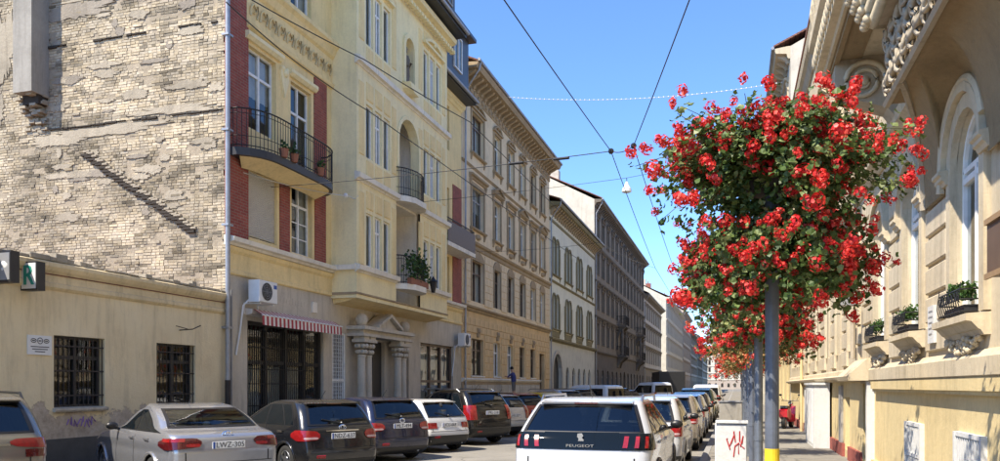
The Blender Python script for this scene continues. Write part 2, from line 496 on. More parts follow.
def window(root, xc, z0, w, h, y=.2, style='cas', frame='white_frame', rise=0, curtain=None, glass='glass', name='window'):
    key = (round(w, 2), round(h, 2), style, frame, round(rise, 2), glass)
    if key not in WC:
        f = MB(); g = .055; d0, d1 = -.05, .02
        hs = h - rise
        f.box(-w / 2, -w / 2 + g, d0, d1, 0, hs); f.box(w / 2 - g, w / 2, d0, d1, 0, hs); f.box(-w / 2 + g, w / 2 - g, d0, d1, 0, g)
        if rise:
            po = arc_pts(-w / 2, w / 2, h, rise); pi_ = arc_pts(-w / 2 + g, w / 2 - g, h - g, max(.01, rise - g * .5))
            for k in range(len(po) - 1):
                f.prism([po[k], po[k + 1], pi_[k + 1], pi_[k]], d0, d1, 'y')
            f.box(-w / 2 + g, w / 2 - g, d0 + .005, d1 - .005, hs - .03, hs + .03)
        else:
            f.box(-w / 2 + g, w / 2 - g, d0, d1, h - g, h)
        if style in ('cas', 'trans', 'six'):
            f.box(-.03, .03, d0 - .012, d1 - .003, g, hs - (.03 if rise else g))
        if style in ('trans', 'six'):
            f.box(-w / 2 + g, w / 2 - g, d0 - .006, d1 - .006, h * .68, h * .68 + .07)
        if style == 'six':
            for q in (.23, .45): f.box(-w / 2 + g, w / 2 - g, d0 + .01, d1 - .008, h * q, h * q + .03)
        fm = f.mesh('window', frame)
        p = MB()
        if rise: pts = [(-w / 2, 0), (w / 2, 0)] + arc_pts(-w / 2, w / 2, h, rise)[::-1]
        else: pts = [(-w / 2, 0), (w / 2, 0), (w / 2, h), (-w / 2, h)]
        p.add([(q[0], -.012, q[1]) for q in pts], [tuple(range(len(pts)))])
        WC[key] = (fm, p.mesh('pane', glass))
    fm, pm = WC[key]
    o = link(name, fm, root, (xc, y, z0))
    link('pane', pm, o)
    if curtain is None: curtain = random.choice(['two', 'full', 'none', 'none', 'half'])
    if curtain != 'none':
        ck = ('curtain', round(w, 1), round(h, 1), curtain)
        if ck not in WC:
            m = MB()
            def drape(a, b_, za, zb):
                n = 14
                m.grid([[(a + (b_ - a) * k / n, .10 + .025 * math.sin(k * 2.1 + a), z) for k in range(n + 1)] for z in (za, zb)])
            if curtain == 'two': drape(-w / 2, -w / 2 + w * .27, 0, h); drape(w / 2 - w * .27, w / 2, 0, h)
            elif curtain == 'full': drape(-w / 2, w / 2, 0, h)
            elif curtain == 'half': drape(-w / 2, w / 2, h * .45, h)
            WC[ck] = m.mesh('curtain', 'curtain', True)
        link('curtain', WC[ck], o)
    return o
def string_course(root, x0, x1, z, prof, mat, name='string_course', y=0):
    """prof: list of (out, dz); moulded band running along the wall"""
    pts = [(y + .03, z + prof[0][1])] + [(y - o, z + dz) for o, dz in prof] + [(y + .03, z + prof[-1][1])]
    return MB().prism(pts, x0, x1, 'x').build(name, mat, root)
LEDGE = [(.03, 0), (.10, .04), (.12, .10), (.16, .11), (.16, .17), (.02, .20)]
BIGC = [(.05, 0), (.10, .10), (.14, .12), (.22, .3), (.42, .36), (.45, .44), (.60, .5), (.66, .62), (.70, .64), (.70, .72), (.1, .8)]
def hood(kind, w):
    key = ('hood', kind, round(w, 2))
    if key in WC: return WC[key]
    m = MB()
    if kind == 'flat':
        m.prism([(.02, 0), (-.06, 0), (-.10, .08), (-.2, .12), (-.22, .2), (.02, .24)], -w / 2, w / 2, 'x')
        for s in (-1, 1):
            m.prism([(.02, -.35), (-.05, -.33), (-.14, -.05), (-.14, 0), (.02, 0)], s * (w / 2 - .14) - .07, s * (w / 2 - .14) + .07, 'x')
    elif kind == 'ped':
        m.prism([(.02, 0), (-.06, 0), (-.18, .08), (-.2, .14), (.02, .16)], -w / 2, w / 2, 'x')
        m.prism([(-w / 2, .162), (w / 2, .162), (0, .46)], -.08, .02, 'y')
        for s in (-1, 1):
            m.prism([(s * w / 2, .165), (s * w / 2, .235), (0, .55), (0, .465)][::s], -.2, .02, 'y')
            m.prism([(.02, -.35), (-.05, -.33), (-.14, -.05), (-.14, 0), (.02, 0)], s * (w / 2 - .14) - .07, s * (w / 2 - .14) + .07, 'x')
    elif kind == 'arch':
        pts = arc_pts(-w / 2, w / 2, .42, .34); pin = arc_pts(-w / 2 + .12, w / 2 - .12, .3, .24)
        for k in range(len(pts) - 1): m.prism([pts[k], pts[k + 1], pin[k + 1], pin[k]], -.14, .02, 'y')
        m.box(-w / 2 - .02, w / 2 + .02, -.15, .02, 0, .09)
        m.ball((0, -.08, .3), .11)
    elif kind == 'sill':
        m.prism([(.2, 0), (-.10, 0), (-.16, .04), (-.16, .1), (.2, .13)], -w / 2, w / 2, 'x')
        for s in (-1, 1): m.prism([(.02, -.3), (-.04, -.28), (-.12, -.02), (-.12, 0), (.02, 0)], s * (w / 2 - .12) - .06, s * (w / 2 - .12) + .06, 'x')
    elif kind == 'sill_plain':
        m.prism([(.2, 0), (-.06, 0), (-.08, .03), (-.08, .07), (.2, .1)], -w / 2, w / 2, 'x')
    WC[key] = m
    return m
HC = {}
def put(root, kind, mat, x, z, w, name, y=0):
    k = (kind, mat, round(w, 2), name)
    if k not in HC: HC[k] = hood(kind, w).mesh(name, mat)
    return link(name, HC[k], root, (x, y, z))
def surround(root, xc, z0, w, h, mat, t=.14, d=.06, rise=0, y=0):
    k = ('surround', round(w, 2), round(h, 2), mat, t, d, round(rise, 2))
    if k not in HC:
        m = MB(); hs = h - rise
        for s in (-1, 1):
            a = sorted((s * w / 2, s * (w / 2 + t))); m.box(a[0], a[1], -d, .01, 0, hs)
        if rise:
            po = arc_pts(-w / 2 - t, w / 2 + t, h + t, rise + t); pi_ = arc_pts(-w / 2, w / 2, h, rise)
            for q in range(len(po) - 1): m.prism([po[q], po[q + 1], pi_[q + 1], pi_[q]], -d, .01, 'y')
        else: m.box(-w / 2 - t, w / 2 + t, -d, .01, h, h + t)
        HC[k] = m.mesh('surround', mat)
    return link('surround', HC[k], root, (xc, y, z0))
def railing(root, x0, x1, y0, y1, z0, h=1.0, gap=.11, bow=0, mat='iron', r=.011, belly=0, name='railing', flat=0):
    """balcony railing on three sides of a slab (front at y0), optional bow to the front"""
    m = MB()
    n = 24
    def path(t): return (x0 + (x1 - x0) * t, y0 - (bow * (1 - abs(2 * t - 1) ** flat) if flat else bow * math.sin(PI * t) ** .6) if 0 < t < 1 else y0)
    front = [path(k / n) for k in range(n + 1)]
    full = [(x0, y1)] + front + [(x1, y1)]
    for zz, rr in ((z0 + .06, .014), (z0 + .3, .01), (z0 + h - .12, .01), (z0 + h, .022)):
        m.tube([(p[0], p[1], zz) for p in full], rr, 5)
    # bars at even spacing along the path
    seg = []
    for a_, b_ in zip(full[:-1], full[1:]): seg.append(math.dist(a_, b_))
    L = sum(seg); k = int(L / gap)
    for i in range(k + 1):
        d = L * i / k; j = 0
        while j < len(seg) - 1 and d > seg[j]: d -= seg[j]; j += 1
        f_ = min(1, d / max(seg[j], 1e-6)); a_, b_ = full[j], full[j + 1]
        p = (a_[0] + (b_[0] - a_[0]) * f_, a_[1] + (b_[1] - a_[1]) * f_)
        if belly:
            cx = (x0 + x1) / 2
            m.tube([(p[0], p[1], z0), (p[0], p[1] - belly * .6, z0 + h * .15), (p[0], p[1] - belly, z0 + h * .3), (p[0], p[1] - belly * .3, z0 + h * .6), (p[0], p[1], z0 + h)], r, 4, cap=False)
        else:
            m.tube([(p[0], p[1], z0), (p[0], p[1], z0 + h)], r, 4, cap=False)
    return m.build(name, mat, root)
def shell(root, W, H, D, mat, roof='roof_tiles', rise=2.6, eave=.6, side='plaster'):
    """party walls, back, dark interior sheet and a pitched roof"""
    MB().add([(0, 0, 0), (0, D, 0), (0, D, H), (0, D / 2, H + rise), (0, 0, H)], [(4, 3, 2, 1, 0)]).build('party_wall', mat, root, (.004, .02, 0))
    MB().add([(W, 0, 0), (W, D, 0), (W, D, H), (W, D / 2, H + rise), (W, 0, H)], [(0, 1, 2, 3, 4)]).build('party_wall', mat, root, (-.004, .02, 0))
    MB().add([(0, D, 0), (W, D, 0), (W, D, H), (0, D, H)], [(3, 2, 1, 0)]).build('back_wall', mat, root)
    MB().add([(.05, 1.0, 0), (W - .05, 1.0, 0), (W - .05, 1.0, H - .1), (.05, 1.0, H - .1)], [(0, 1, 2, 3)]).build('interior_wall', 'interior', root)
    y0 = -eave; z0 = H - .05 - eave * rise / (D / 2) * .5
    m = MB()
    m.prism([(y0, H + .02), (y0, H + .10), (D / 2, H + rise + .12), (D + .2, H + .1), (D + .2, H + .02), (D / 2, H + rise + .02)], -.05, W + .05, 'x')
    m.build('roof', roof, root)
def gutter(root, W, H, eave, mat='zinc', down=True, x=.15):
    m = MB()
    m.tube([(-.05, -eave - .04, H - .02), (W + .05, -eave - .04, H - .02)], .075, 8)
    g = m.build('gutter', mat, root)
    if down:
        MB().tube([(x, -eave - .04, H - .05), (x, -eave + .05, H - .4), (x, -.12, H - 1.3), (x, -.12, .15)], .05, 8).build('downpipe', mat, g)

# ------------------------------------------------------------------ low building with the sign
def low_building():
    W, H, D = 29, 4.05, 9
    b1 = thing('low_building', 'low single storey ochre building with peeling plaster and two barred windows', 'building', (LX, -12, 0), R(90))
    wins = [(23.75, 25.0), (26.5, 27.8), (19.2, 20.5), (15, 16.3), (10, 11.3), (5, 6.3)]
    ops = [(a_, b_, 1.33, 2.72) for a_, b_ in wins]
    wall(MB(), 0, W, .74, H - .35, ops, 0, .2).build('wall', 'peeling', b1)
    MB().box(0, W - .003, -.035, .3, 0, .74).build('plinth', 'plinth_grey', b1)
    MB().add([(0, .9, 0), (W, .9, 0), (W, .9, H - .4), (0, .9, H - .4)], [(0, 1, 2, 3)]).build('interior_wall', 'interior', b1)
    string_course(b1, 0, W - .02, H - .48, [(.02, 0), (.06, .05), (.06, .12), (.03, .14), (.03, .3), (.09, .36), (.13, .43), (.13, .5), (.03, .54)], 'ochre_plaster', 'cornice')
    # crumbling top edge: irregular lumps of old mortar
    m = MB(); x = 0
    while x < W:
        l = random.uniform(.12, .5); h = random.uniform(.015, .10) * (1 if random.random() < .8 else 1.7)
        m.cbox(x, min(x + l, W - .03), -.10 + random.uniform(0, .06), .18, H + .055, H + .06 + h, .012); x += l
    m.build('coping', 'render_patch', b1)
    MB().prism([(-.05, H - .2), (.15, H + .05), (8.9, H + 1.0), (8.9, H - .2)], 0, W - .03, 'x').build('roof', 'roof_tiles', b1)
    for a_, b_ in wins:
        xc, ww = (a_ + b_) / 2, b_ - a_
        wd = window(b1, xc, 1.33, ww, 1.39, .19, 'trans', 'dark_frame', curtain='none')
        m = MB(); n = int(ww / .115)
        for i in range(n + 1):
            x = a_ + .03 + (ww - .06) * i / n
            m.tube([(x - xc, -.15, .02), (x - xc, -.15, 1.37)], .010, 5)
        for z in (.22, .70, 1.18): m.box(-ww / 2, ww / 2, -.162, -.150, z, z + .03)
        m.build('window_grille', 'rust_iron', wd)
        put(b1, 'sill_plain', 'grey_stone', xc, 1.25, ww + .06, 'window_sill')
    return b1
m, t, b = _new('peeling')
v = coords(t)
base = rampn(t, noi(t, v, .8, 6, .65), [(.3, c4((.67, .54, .33))), (.5, c4((.76, .63, .39))), (.75, c4((.82, .70, .46)))]).outputs[0]
st = rampn(t, noi(t, coords(t, (2, 2, .25)), 2.2, 7, .7), [(.5, (0, 0, 0, 1)), (.78, (.42, .42, .42, 1))]).outputs[0]
base = mixc(t, st, base, (.16, .125, .08, 1))
bare = rampn(t, noi(t, v, 5, 6, .7), [(.3, c4((.32, .25, .18))), (.5, c4((.50, .41, .30))), (.75, c4((.68, .59, .46)))]).outputs[0]
sx = N(t, 'ShaderNodeSeparateXYZ'); t.links.new(v, sx.inputs[0])
zz = N(t, 'ShaderNodeMapRange'); zz.inputs['From Min'].default_value = .7; zz.inputs['From Max'].default_value = 1.55
zz.inputs['To Min'].default_value = .30; zz.inputs['To Max'].default_value = -.26
t.links.new(sx.outputs[2], zz.inputs['Value'])
pn = N(t, 'ShaderNodeMath', operation='MULTIPLY_ADD'); t.links.new(noi(t, v, 1.1, 8, .66), pn.inputs[0]); pn.inputs[1].default_value = 1.7; t.links.new(zz.outputs[0], pn.inputs[2])
pk = rampn(t, pn.outputs[0], [(.85, (0, 0, 0, 1)), (.865, (1, 1, 1, 1))]).outputs[0]
c = mixc(t, pk, base, bare)
sp = rampn(t, noi(t, v, 6, 8, .8), [(.66, (0, 0, 0, 1)), (.70, (.6, .6, .6, 1))]).outputs[0]
c = mixc(t, sp, c, (.22, .17, .11, 1))
t.links.new(c, b.inputs['Base Color']); b.inputs['Roughness'].default_value = .92
hh = N(t, 'ShaderNodeMath', operation='MULTIPLY_ADD'); t.links.new(pk, hh.inputs[0]); hh.inputs[1].default_value = -1; t.links.new(noi(t, v, 14, 6, .7), hh.inputs[2])
bump(t, b, hh.outputs[0], .6, .02)
MATS['peeling'] = m
low = low_building()
# things fixed to the low building
def wall_left(Y, z, out=0.0): return (LX + out, Y, z)
s = thing('light_box_sign', 'white light box sign with a green letter R on the ochre wall', 'sign', wall_left(11.12, 3.48, .015), 0)
MB().box(-.02, .36, -.09, .09, 0, .52).build('housing', 'black_plastic', s)
MB().box(.01, .335, -.097, -.09, .03, .49).build('face_panel', 'white_plastic', s)
for q in (-.012, .012): lettering('R', .52, 'sign_green', s, (.172 + q, -.10 - abs(q - .012) * .02, .255), (R(90), 0, 0), sx=.82)
s = thing('advert_box', 'grey projecting advert box with a faded photo next to the letter R box', 'sign', wall_left(10.55, 3.55, .015), 0)
MB().box(-.02, .40, -.09, .09, 0, .55).build('housing', 'black_plastic', s)
MB().box(.02, .38, -.097, -.09, .04, .51).build('face_panel', 'grey_plastic', s)
for i in range(9): MB().ball((random.uniform(.07, .33), -.097, random.uniform(.1, .42)), random.uniform(.02, .045), 6, 4, (1, .1, 1)).build('printed_shape', random.choice(['print_dark', 'white_plastic', 'curtain']), s)
s = thing('wall_plaque', 'small white notice plaque with emblems beside the barred window', 'plaque', wall_left(11.42, 2.33, 0), R(90))
MB().box(-.26, .26, -.025, -.002, 0, .36).build('board', 'white_plastic', s)
for x in (-.14, 0, .14):
    m = MB(); r = .055 if x == 0 else .035
    pts = [(x + r * math.cos(k * PI / 8) * (1 if x == 0 else 1.6), -.028, .26 + r * math.sin(k * PI / 8)) for k in range(17)]
    m.tube(pts, .007, 4); m.box(x - .03, x + .03, -.029, -.026, .25, .27); m.build('emblem', 'print_dark', s)
for i, wd in enumerate((.40, .34, .22)): MB().box(-wd / 2, wd / 2, -.0275, -.026, .14 - i * .045, .157 - i * .045).build('text_line', 'print_dark', s)
s = thing('rusty_bracket', 'rusty iron bracket sticking out of the ochre wall', 'bracket', wall_left(15.25, 3.05, 0), R(90))
MB().tube([(0, .02, 0), (.03, -.35, .02), (.05, -.55, .10)], .014, 5).build('arm', 'rust_iron', s)
MB().tube([(-.12, .02, .10), (.02, -.25, .015)], .010, 5).build('stay', 'rust_iron', s)
s = thing('wall_graffiti', 'purple spray scrawl low on the peeling ochre wall', 'graffiti', wall_left(12.3, .98, .004), R(90))
m = MB(); x = -.25
while x < .42:
    z0 = random.uniform(-.06, .02); pts = [(x, -.003, z0), (x + random.uniform(-.02, .08), -.003, z0 + random.uniform(.1, .2)), (x + random.uniform(.03, .14), -.003, z0 + random.uniform(-.02, .12))]
    m.tube(pts, .016, 4); x += .085
m.build('spray_line', 'graffiti_purple', s)

# ------------------------------------------------------------------ yellow building with bay
BY = 17.0
yb = thing('bay_fronted_building', 'yellow apartment house with a projecting bay, red brick strips and a bare brick side wall', 'building', (LX, BY, 0), R(90))
YW, YH = 17.8, 15.0
def yellow_building():
    b = yb
    # ground floor
    g_ops = [(.9, 4.9, .12, 3.5), (5.45, 6.35, .12, 3.5), (7.65, 9.35, .12, 3.35, 0, .16), (10.75, 11.6, .12, 3.2), (12.8, 16.7, .5, 3.55)]
    wall(MB(), 0, YW, 0, 4.62, g_ops, 0, .25).build('wall', 'grey_render', b)
    MB().box(0, .9, -.04, .1, 0, .75).build('plinth', 'grey_stone', b)
    string_course(b, 0, 5.4, 4.62, [(.03, 0), (.06, .03), (.06, .12), (.02, .15), (.02, .55), (.08, .62), (.1, .72), (.03, .74)], 'yellow_plaster', 'frieze')
    string_course(b, 13.5, YW, 4.62, [(.03, 0), (.06, .03), (.06, .12), (.02, .15), (.02, .55), (.08, .62), (.1, .72), (.03, .74)], 'yellow_plaster', 'frieze')
    string_course(b, -.05, 5.4, 5.36, [(.10, 0), (.14, .06), (.26, .08), (.28, .19), (.02, .24)], 'cream_trim', 'sill_course')
    string_course(b, 13.5, YW, 5.36, [(.10, 0), (.14, .06), (.26, .08), (.28, .19), (.02, .24)], 'cream_trim', 'sill_course')
    # flank walls
    l_ops = [(.95, 2.3, 5.72, 7.5), (3.05, 4.2, 5.66, 7.75), (.95, 2.25, 8.65, 10.85), (3.0, 4.15, 7.95, 10.65), (.95, 2.25, 12.9, 14.8), (3.0, 4.15, 12.9, 14.8)]
    wall(MB(), 0, 5.4, 5.36, YH, l_ops, 0, .2).build('wall', 'yellow_plaster', b)
    r_ops = [(15.0, 16.2, 5.72, 7.6), (15.0, 16.2, 8.0, 10.7), (15.0, 16.2, 12.4, 14.4)]
    wall(MB(), 13.5, YW, 5.36, YH, r_ops, 0, .2).build('wall', 'yellow_plaster', b)
    # red brick strips
    def strip(x0, x1, z0, z1):
        MB().box(x0, x1, -.035, .05, z0, z1).build('brick_strip', 'red_brick', b)
    strip(.0, .9, 5.6, 15); strip(2.42, 2.92, 5.6, 7.7); strip(4.35, 5.0, 5.6, 7.75)
    strip(4.3, 5.05, 8.0, 11.3)
    strip(16.6, 17.75, 5.6, 7.8); strip(16.6, 17.75, 8.1, 11.0)
    # upper frieze with raised ornaments and third floor sill course
    string_course(b, .82, 5.4, 11.25, [(.02, 0), (.10, .05), (.12, .15), (.04, .2), (.04, .95), (.12, 1.02), (.2, 1.2), (.3, 1.3), (.3, 1.42), (.03, 1.48)], 'yellow_plaster', 'frieze')
    om = MB()
    for k in range(5): om.ball((0, 0, .0), .001)
    om = MB().tube([(-.14, -.03, .0), (-.16, -.05, .2), (-.05, -.06, .34), (.08, -.05, .26), (.05, -.05, .12), (-.03, -.05, .12)], .03, 5).tube([(.14, -.03, 0), (.18, -.05, .15), (.16, -.04, .36)], .025, 5).mesh('relief', 'yellow_plaster', True)
    for i in range(10): link('relief', om, b, (1.1 + i * .44, -.035, 11.62))
    # roundels above the first floor windows
    rm = MB().tube([(.15 * math.cos(k * PI / 8), -.02, .15 * math.sin(k * PI / 8)) for k in range(17)], .03, 5).ball((0, -.01, 0), .07).mesh('roundel', 'yellow_plaster', True)
    for x, z in ((1.62, 7.62), (3.62, 7.92)): link('roundel', rm, b, (x, -.01, z + .1))
    # flank windows
    sh = MB()
    for i in range(36): sh.prism([(-.10, i * .05), (-.125, i * .05 + .02), (-.10, i * .05 + .046), (-.08, i * .05 + .046), (-.08, i * .05)], -.66, .66, 'x')
    wd = window(b, 1.625, 5.72, 1.35, 1.78, .19, 'cas', 'white_frame', curtain='none')
    sh2 = sh.build('roller_shutter', 'shutter', wd)
    sh2.location = (0, 0, .06)
    window(b, 3.625, 5.66, 1.15, 2.09, .19, 'six', 'white_frame', curtain='two')
    window(b, 1.6, 8.65, 1.3, 2.2, .19, 'trans', 'white_frame', curtain='half')
    window(b, 3.575, 7.95, 1.15, 2.7, .19, 'trans', 'white_frame', curtain='none', name='balcony_door')
    window(b, 1.6, 12.9, 1.3, 1.9, .19, 'trans', 'white_frame'); window(b, 3.575, 12.9, 1.15, 1.9, .19, 'trans', 'white_frame')
    for z, h in ((5.72, 1.88), (8.0, 2.7), (12.4, 2.0)): window(b, 15.6, z, 1.2, h, .19, 'trans', 'white_frame')
    # L shaped label moulds over the second floor openings
    for x, z, w in ((1.6, 10.95, 1.7), (3.575, 10.75, 1.5)):
        m = MB(); m.prism([(.02, 0), (-.08, 0), (-.16, .08), (-.16, .18), (.02, .2)], -w / 2, w / 2, 'x')
        m.build('hood_mould', 'pale_yellow', b, (x, 0, z))
    m = MB().prism([(-.22, 0), (.22, 0), (.16, -.3), (0, -.75), (-.16, -.3)], -.07, .02, 'y').ball((0, -.06, -.05), .12).ball((-.1, -.05, .06), .08).ball((.1, -.05, .06), .08)
    m.build('cartouche', 'pale_yellow', b, (2.62, 0, 10.75))
    # eaves of the flanks and mansard
    for x0, x1 in ((-.02, 5.4), (13.5, YW)):
        string_course(b, x0, x1, YH - .35, [(.04, 0), (.12, .08), (.2, .12), (.24, .3), (.02, .34)], 'pale_yellow', 'cornice')
        m = MB(); m.prism([(-.75, YH + .02), (-.75, YH + .16), (.1, YH + .5), (1.2, YH + 3.4), (1.6, YH + 3.4), (1.6, YH + .02)], x0, x1, 'x'); m.build('mansard', 'slate', b)
        MB().box(x0, x1, -.75, .1, YH - .06, YH).build('eave_board', 'dark_frame', b)
        MB().tube([(x0, -.83, YH + .06), (x1, -.83, YH + .06)], .08, 8).build('gutter', 'zinc', b)
    for x in (2.6, 15.6):
        dm = MB().box(x - 1.5, x + 1.5, -.6, 1.4, YH + .1, YH + 2.6).box(x - 1.65, x + 1.65, -.95, 1.4, YH + 2.6, YH + 2.75).build('dormer', 'slate', b)
        window(dm, x, YH + .75, 1.0, 1.5, -.62, 'cas', 'white_frame', curtain='none')
    # bay
    y = -.9
    b1_ops = []
    for xa, xb in ((6.05, 7.9), (10.95, 12.8)):
        wl = (xb - xa - .3) / 3
        for k in range(3):
            a_ = xa + k * (wl + .15)
            for z0, z1 in ((5.66, 7.4), (9.2, 10.95), (12.9, 14.75)):
                b1_ops.append((a_, a_ + wl, z0, z1))
    bm = MB()
    wall(bm, 5.4, 8.4, 4.75, 16.2, [o for o in b1_ops if o[1] < 8.4], y, .14)
    wall(bm, 10.6, 13.5, 4.75, 16.2, [o for o in b1_ops if o[0] > 10.6], y, .14)
    wall(bm, 8.4, 10.6, 11.9, 16.2, [(9.1, 9.9, 12.75, 14.5, .4, .35)], y, .14)
    wall(bm, 8.4, 10.6, 8.55, 11.9, [(8.6, 10.4, 8.55, 11.5, .9, .3)], y, .14)
    bm.build('bay_wall', 'pale_yellow', b)
    MB().add([(5.4, 0, 4.75), (5.4, y, 4.75), (5.4, y, 16.2), (5.4, 0, 16.2)], [(0, 1, 2, 3)]).build('bay_side', 'pale_yellow', b)
    MB().add([(13.5, 0, 4.75), (13.5, y, 4.75), (13.5, y, 16.2), (13.5, 0, 16.2)], [(3, 2, 1, 0)]).build('bay_side', 'pale_yellow', b)
    MB().box(9.0, 10.0, y + .34, y + .36, 12.7, 14.6).build('niche_back', 'grey_stone', b)
    # loggia behind the arches
    lg = MB(); lg.box(8.0, 11.0, .35, .4, 4.7, 11.9); lg.box(8.2, 8.38, y + .15, .35, 4.7, 11.9); lg.box(10.62, 10.8, y + .15, .35, 4.7, 11.9); lg.box(8.38, 10.62, y + .16, .35, 8.25, 8.5)
    lg.build('loggia_wall', 'cream_trim', b)
    window(b, 9.1, 5.4, 1.1, 2.4, .34, 'trans', 'brown_frame', curtain='none', name='loggia_door'); window(b, 9.1, 8.6, 1.1, 2.4, .34, 'trans', 'brown_frame', curtain='none', name='loggia_door')
    for xa, xb in ((6.05, 7.9), (10.95, 12.8)):
        wl = (xb - xa - .3) / 3
        for z0, h in ((5.66, 1.74), (9.2, 1.75), (12.9, 1.85)):
            for k in range(3):
                window(b, xa + k * (wl + .15) + wl / 2, z0, wl, h, y + .13, 'plain' if k != 1 else 'trans', 'white_frame', curtain=random.choice(['full', 'none', 'half', 'none']))
            # raised panels over and under
            for k in range(3):
                xx = xa + k * (wl + .15)
                MB().cbox(xx, xx + wl, y - .035, y + .01, z0 + h + .12, z0 + h + .72, .03).build('panel', 'yellow_plaster', b)
                if z0 > 6: MB().cbox(xx, xx + wl, y - .035, y + .01, z0 - .62, z0 - .08, .03).build('panel', 'yellow_plaster', b)
            for xx in (xa - .5, xb + .14):
                MB().cbox(xx, xx + .34, y - .03, y + .01, z0, z0 + h + .6, .02).build('pilaster', 'yellow_plaster', b)
    for z in (5.38, 8.3, 12.0):
        for x0, x1 in ((5.3, 8.42), (10.58, 13.6)) if z < 12 else ((5.3, 13.6),):
            string_course(b, x0, x1, z, [(.03, 0), (.06, .05), (.16, .07), (.18, .22), (.02, .27)], 'cream_trim', 'sill_course', y)
        if z < 6: MB().box(5.22, 5.3, y - .02, 0, z + .06, z + .22).build('sill_course', 'cream_trim', b)
    MB().box(5.36, 8.42, y - .0, .0, 4.56, 4.755).box(10.58, 13.54, y, 0, 4.56, 4.755).box(8.42, 10.58, y, .3, 4.56, 4.7).build('bay_soffit', 'pale_yellow', b)
    MB().prism([(0, 4.56), (y + .12, 4.56), (y + .3, 4.5), (y + .5, 4.46), (0, 4.4)], 5.5, 13.4, 'x').build('bay_corbel', 'yellow_plaster', b)
    MB().box(5.33, 5.36, y - .03, 0, 4.66, 4.74).build('bay_moulding', 'brown_trim', b)
    string_course(b, 5.36, 13.54, 4.68, [(.01, 0), (.04, .015), (.04, .055), (.01, .07)], 'brown_trim', 'bay_moulding', y)
    # balconies in the loggia
    for z in (5.2, 8.32):
        MB().prism([(8.35, y), (8.6, y - .32), (9.0, y - .5), (10.0, y - .5), (10.4, y - .32), (10.65, y), (10.65, y + .2), (8.35, y + .2)], z, z + .2, 'z').build('balcony_slab', 'cream_trim', b)
        railing(b, 8.42, 10.58, y - .02, y + .02, z + .2, 1.0, .1, .42)
    # arch hoods, niche surround
    surround(b, 9.5, 12.75, .8, 1.75, 'pale_yellow', .16, .09, .4, y)
    MB().prism([(-.62, 0), (.62, 0), (.5, -.18), (.2, -.3), (-.2, -.3), (-.5, -.18)], -.34, .02, 'y').build('niche_sill', 'pale_yellow', b, (9.5, y, 12.7))
    surround(b, 9.5, 8.55, 1.8, 2.95, 'pale_yellow', .14, .05, .9, y)
    for x in (6.97, 11.87): put(b, 'arch', 'pale_yellow', x, 14.95, 2.1, 'window_hood', y)
    # bay cornice
    string_course(b, 5.2, 13.7, 15.75, [(.04, 0), (.12, .06), (.14, .2), (.34, .26), (.38, .42), (.02, .5)], 'pale_yellow', 'cornice', y)
    dm = MB().box(-.06, .06, -.2, .02, 0, .13).mesh('dentil', 'pale_yellow')
    for i in range(34): link('dentil', dm, b, (5.4 + i * .25, y - .1, 15.62))
    MB().box(5.1, 13.8, y - .75, .2, 16.28, 16.42).build('eave_board', 'dark_frame', b)
    MB().tube([(5.1, y - .83, 16.45), (13.8, y - .83, 16.45)], .08, 8).build('gutter', 'zinc', b)
    MB().prism([(y - .75, 16.42), (y - .75, 16.5), (y + .1, 16.75), (.6, 19.6), (1.6, 19.6), (1.6, 16.42)], 5.1, 13.8, 'x').build('mansard', 'slate', b)
    for x in (7, 9.5, 12):
        dm2 = MB().box(x - .95, x + .95, y - .55, 1.4, 16.5, 18.9).box(x - 1.05, x + 1.05, y - .8, 1.4, 18.9, 19.05).build('dormer', 'slate', b)
        window(dm2, x, 17.0, 1.1, 1.5, y - .57, 'cas', 'grey_frame', curtain='none')
    # bowed balcony on the left flank, straight one on the right flank
    n = 24
    po = [(.1 + 4.6 * k / n, -.25 - .6 * (1 - abs(2 * k / n - 1) ** 6)) for k in range(n + 1)]
    MB().prism(po + [(4.7, .05), (.1, .05)], 7.66, 7.86, 'z').build('balcony_slab', 'dark_frame', b)
    low_ = [(2.4 + (p[0] - 2.4) * .94, p[1] * .9) for p in po]
    MB().add([(p[0], p[1], 7.66) for p in low_] + [(2.4 + (p[0] - 2.4) * .85, p[1] * .25, 7.45) for p in low_] , [(i, i + 1, n + 2 + i, n + 1 + i) for i in range(n)]).build('balcony_soffit', 'yellow_plaster', b, smooth=True)
    railing(b, .12, 4.68, -.25, 0, 7.86, 1.0, .115, .59, flat=6)
    MB().box(13.8, 17.4, -.85, .02, 7.7, 7.88).build('balcony_slab', 'cream_trim', b)
    MB().box(13.82, 17.38, -.84, -.82, 7.9, 8.75).build('balcony_panel', 'brown_frame', b)
    railing(b, 13.84, 17.36, -.8, 0, 7.88, 1.0, .12)
    # shop front, portal, right shop
    m = MB()
    for x in (.9, 1.85, 2.85, 3.85, 4.78): m.box(x, x + .12, .1, .2, .12, 3.5)
    for z in (.12, 2.35, 3.4): m.box(1.02, 4.78, .12, .19, z, z + .1)
    sf = m.build('shop_front', 'dark_frame', b)
    MB().add([(.95, .17, .2), (4.85, .17, .2), (4.85, .17, 3.45), (.95, .17, 3.45)], [(0, 1, 2, 3)]).build('pane', 'shop_glass', sf)
    m = MB()
    for i in range(38): m.box(1.0 + i * .1, 1.018 + i * .1, .05, .068, .15, 3.3)
    for z in (.6, 1.2, 1.8, 2.2, 2.8): m.box(.95, 4.85, .068, .08, z, z + .025)
    m.build('shop_grille', 'iron', sf)
    for q0, q1 in ((1.1, 1.8), (2.0, 2.8), (3.0, 3.8)): MB().box(q0, q1, .25, .27, .5, 2.3).build('reflection_panel', 'curtain', sf)  # pale panels put in for the bright reflections in the shop panes
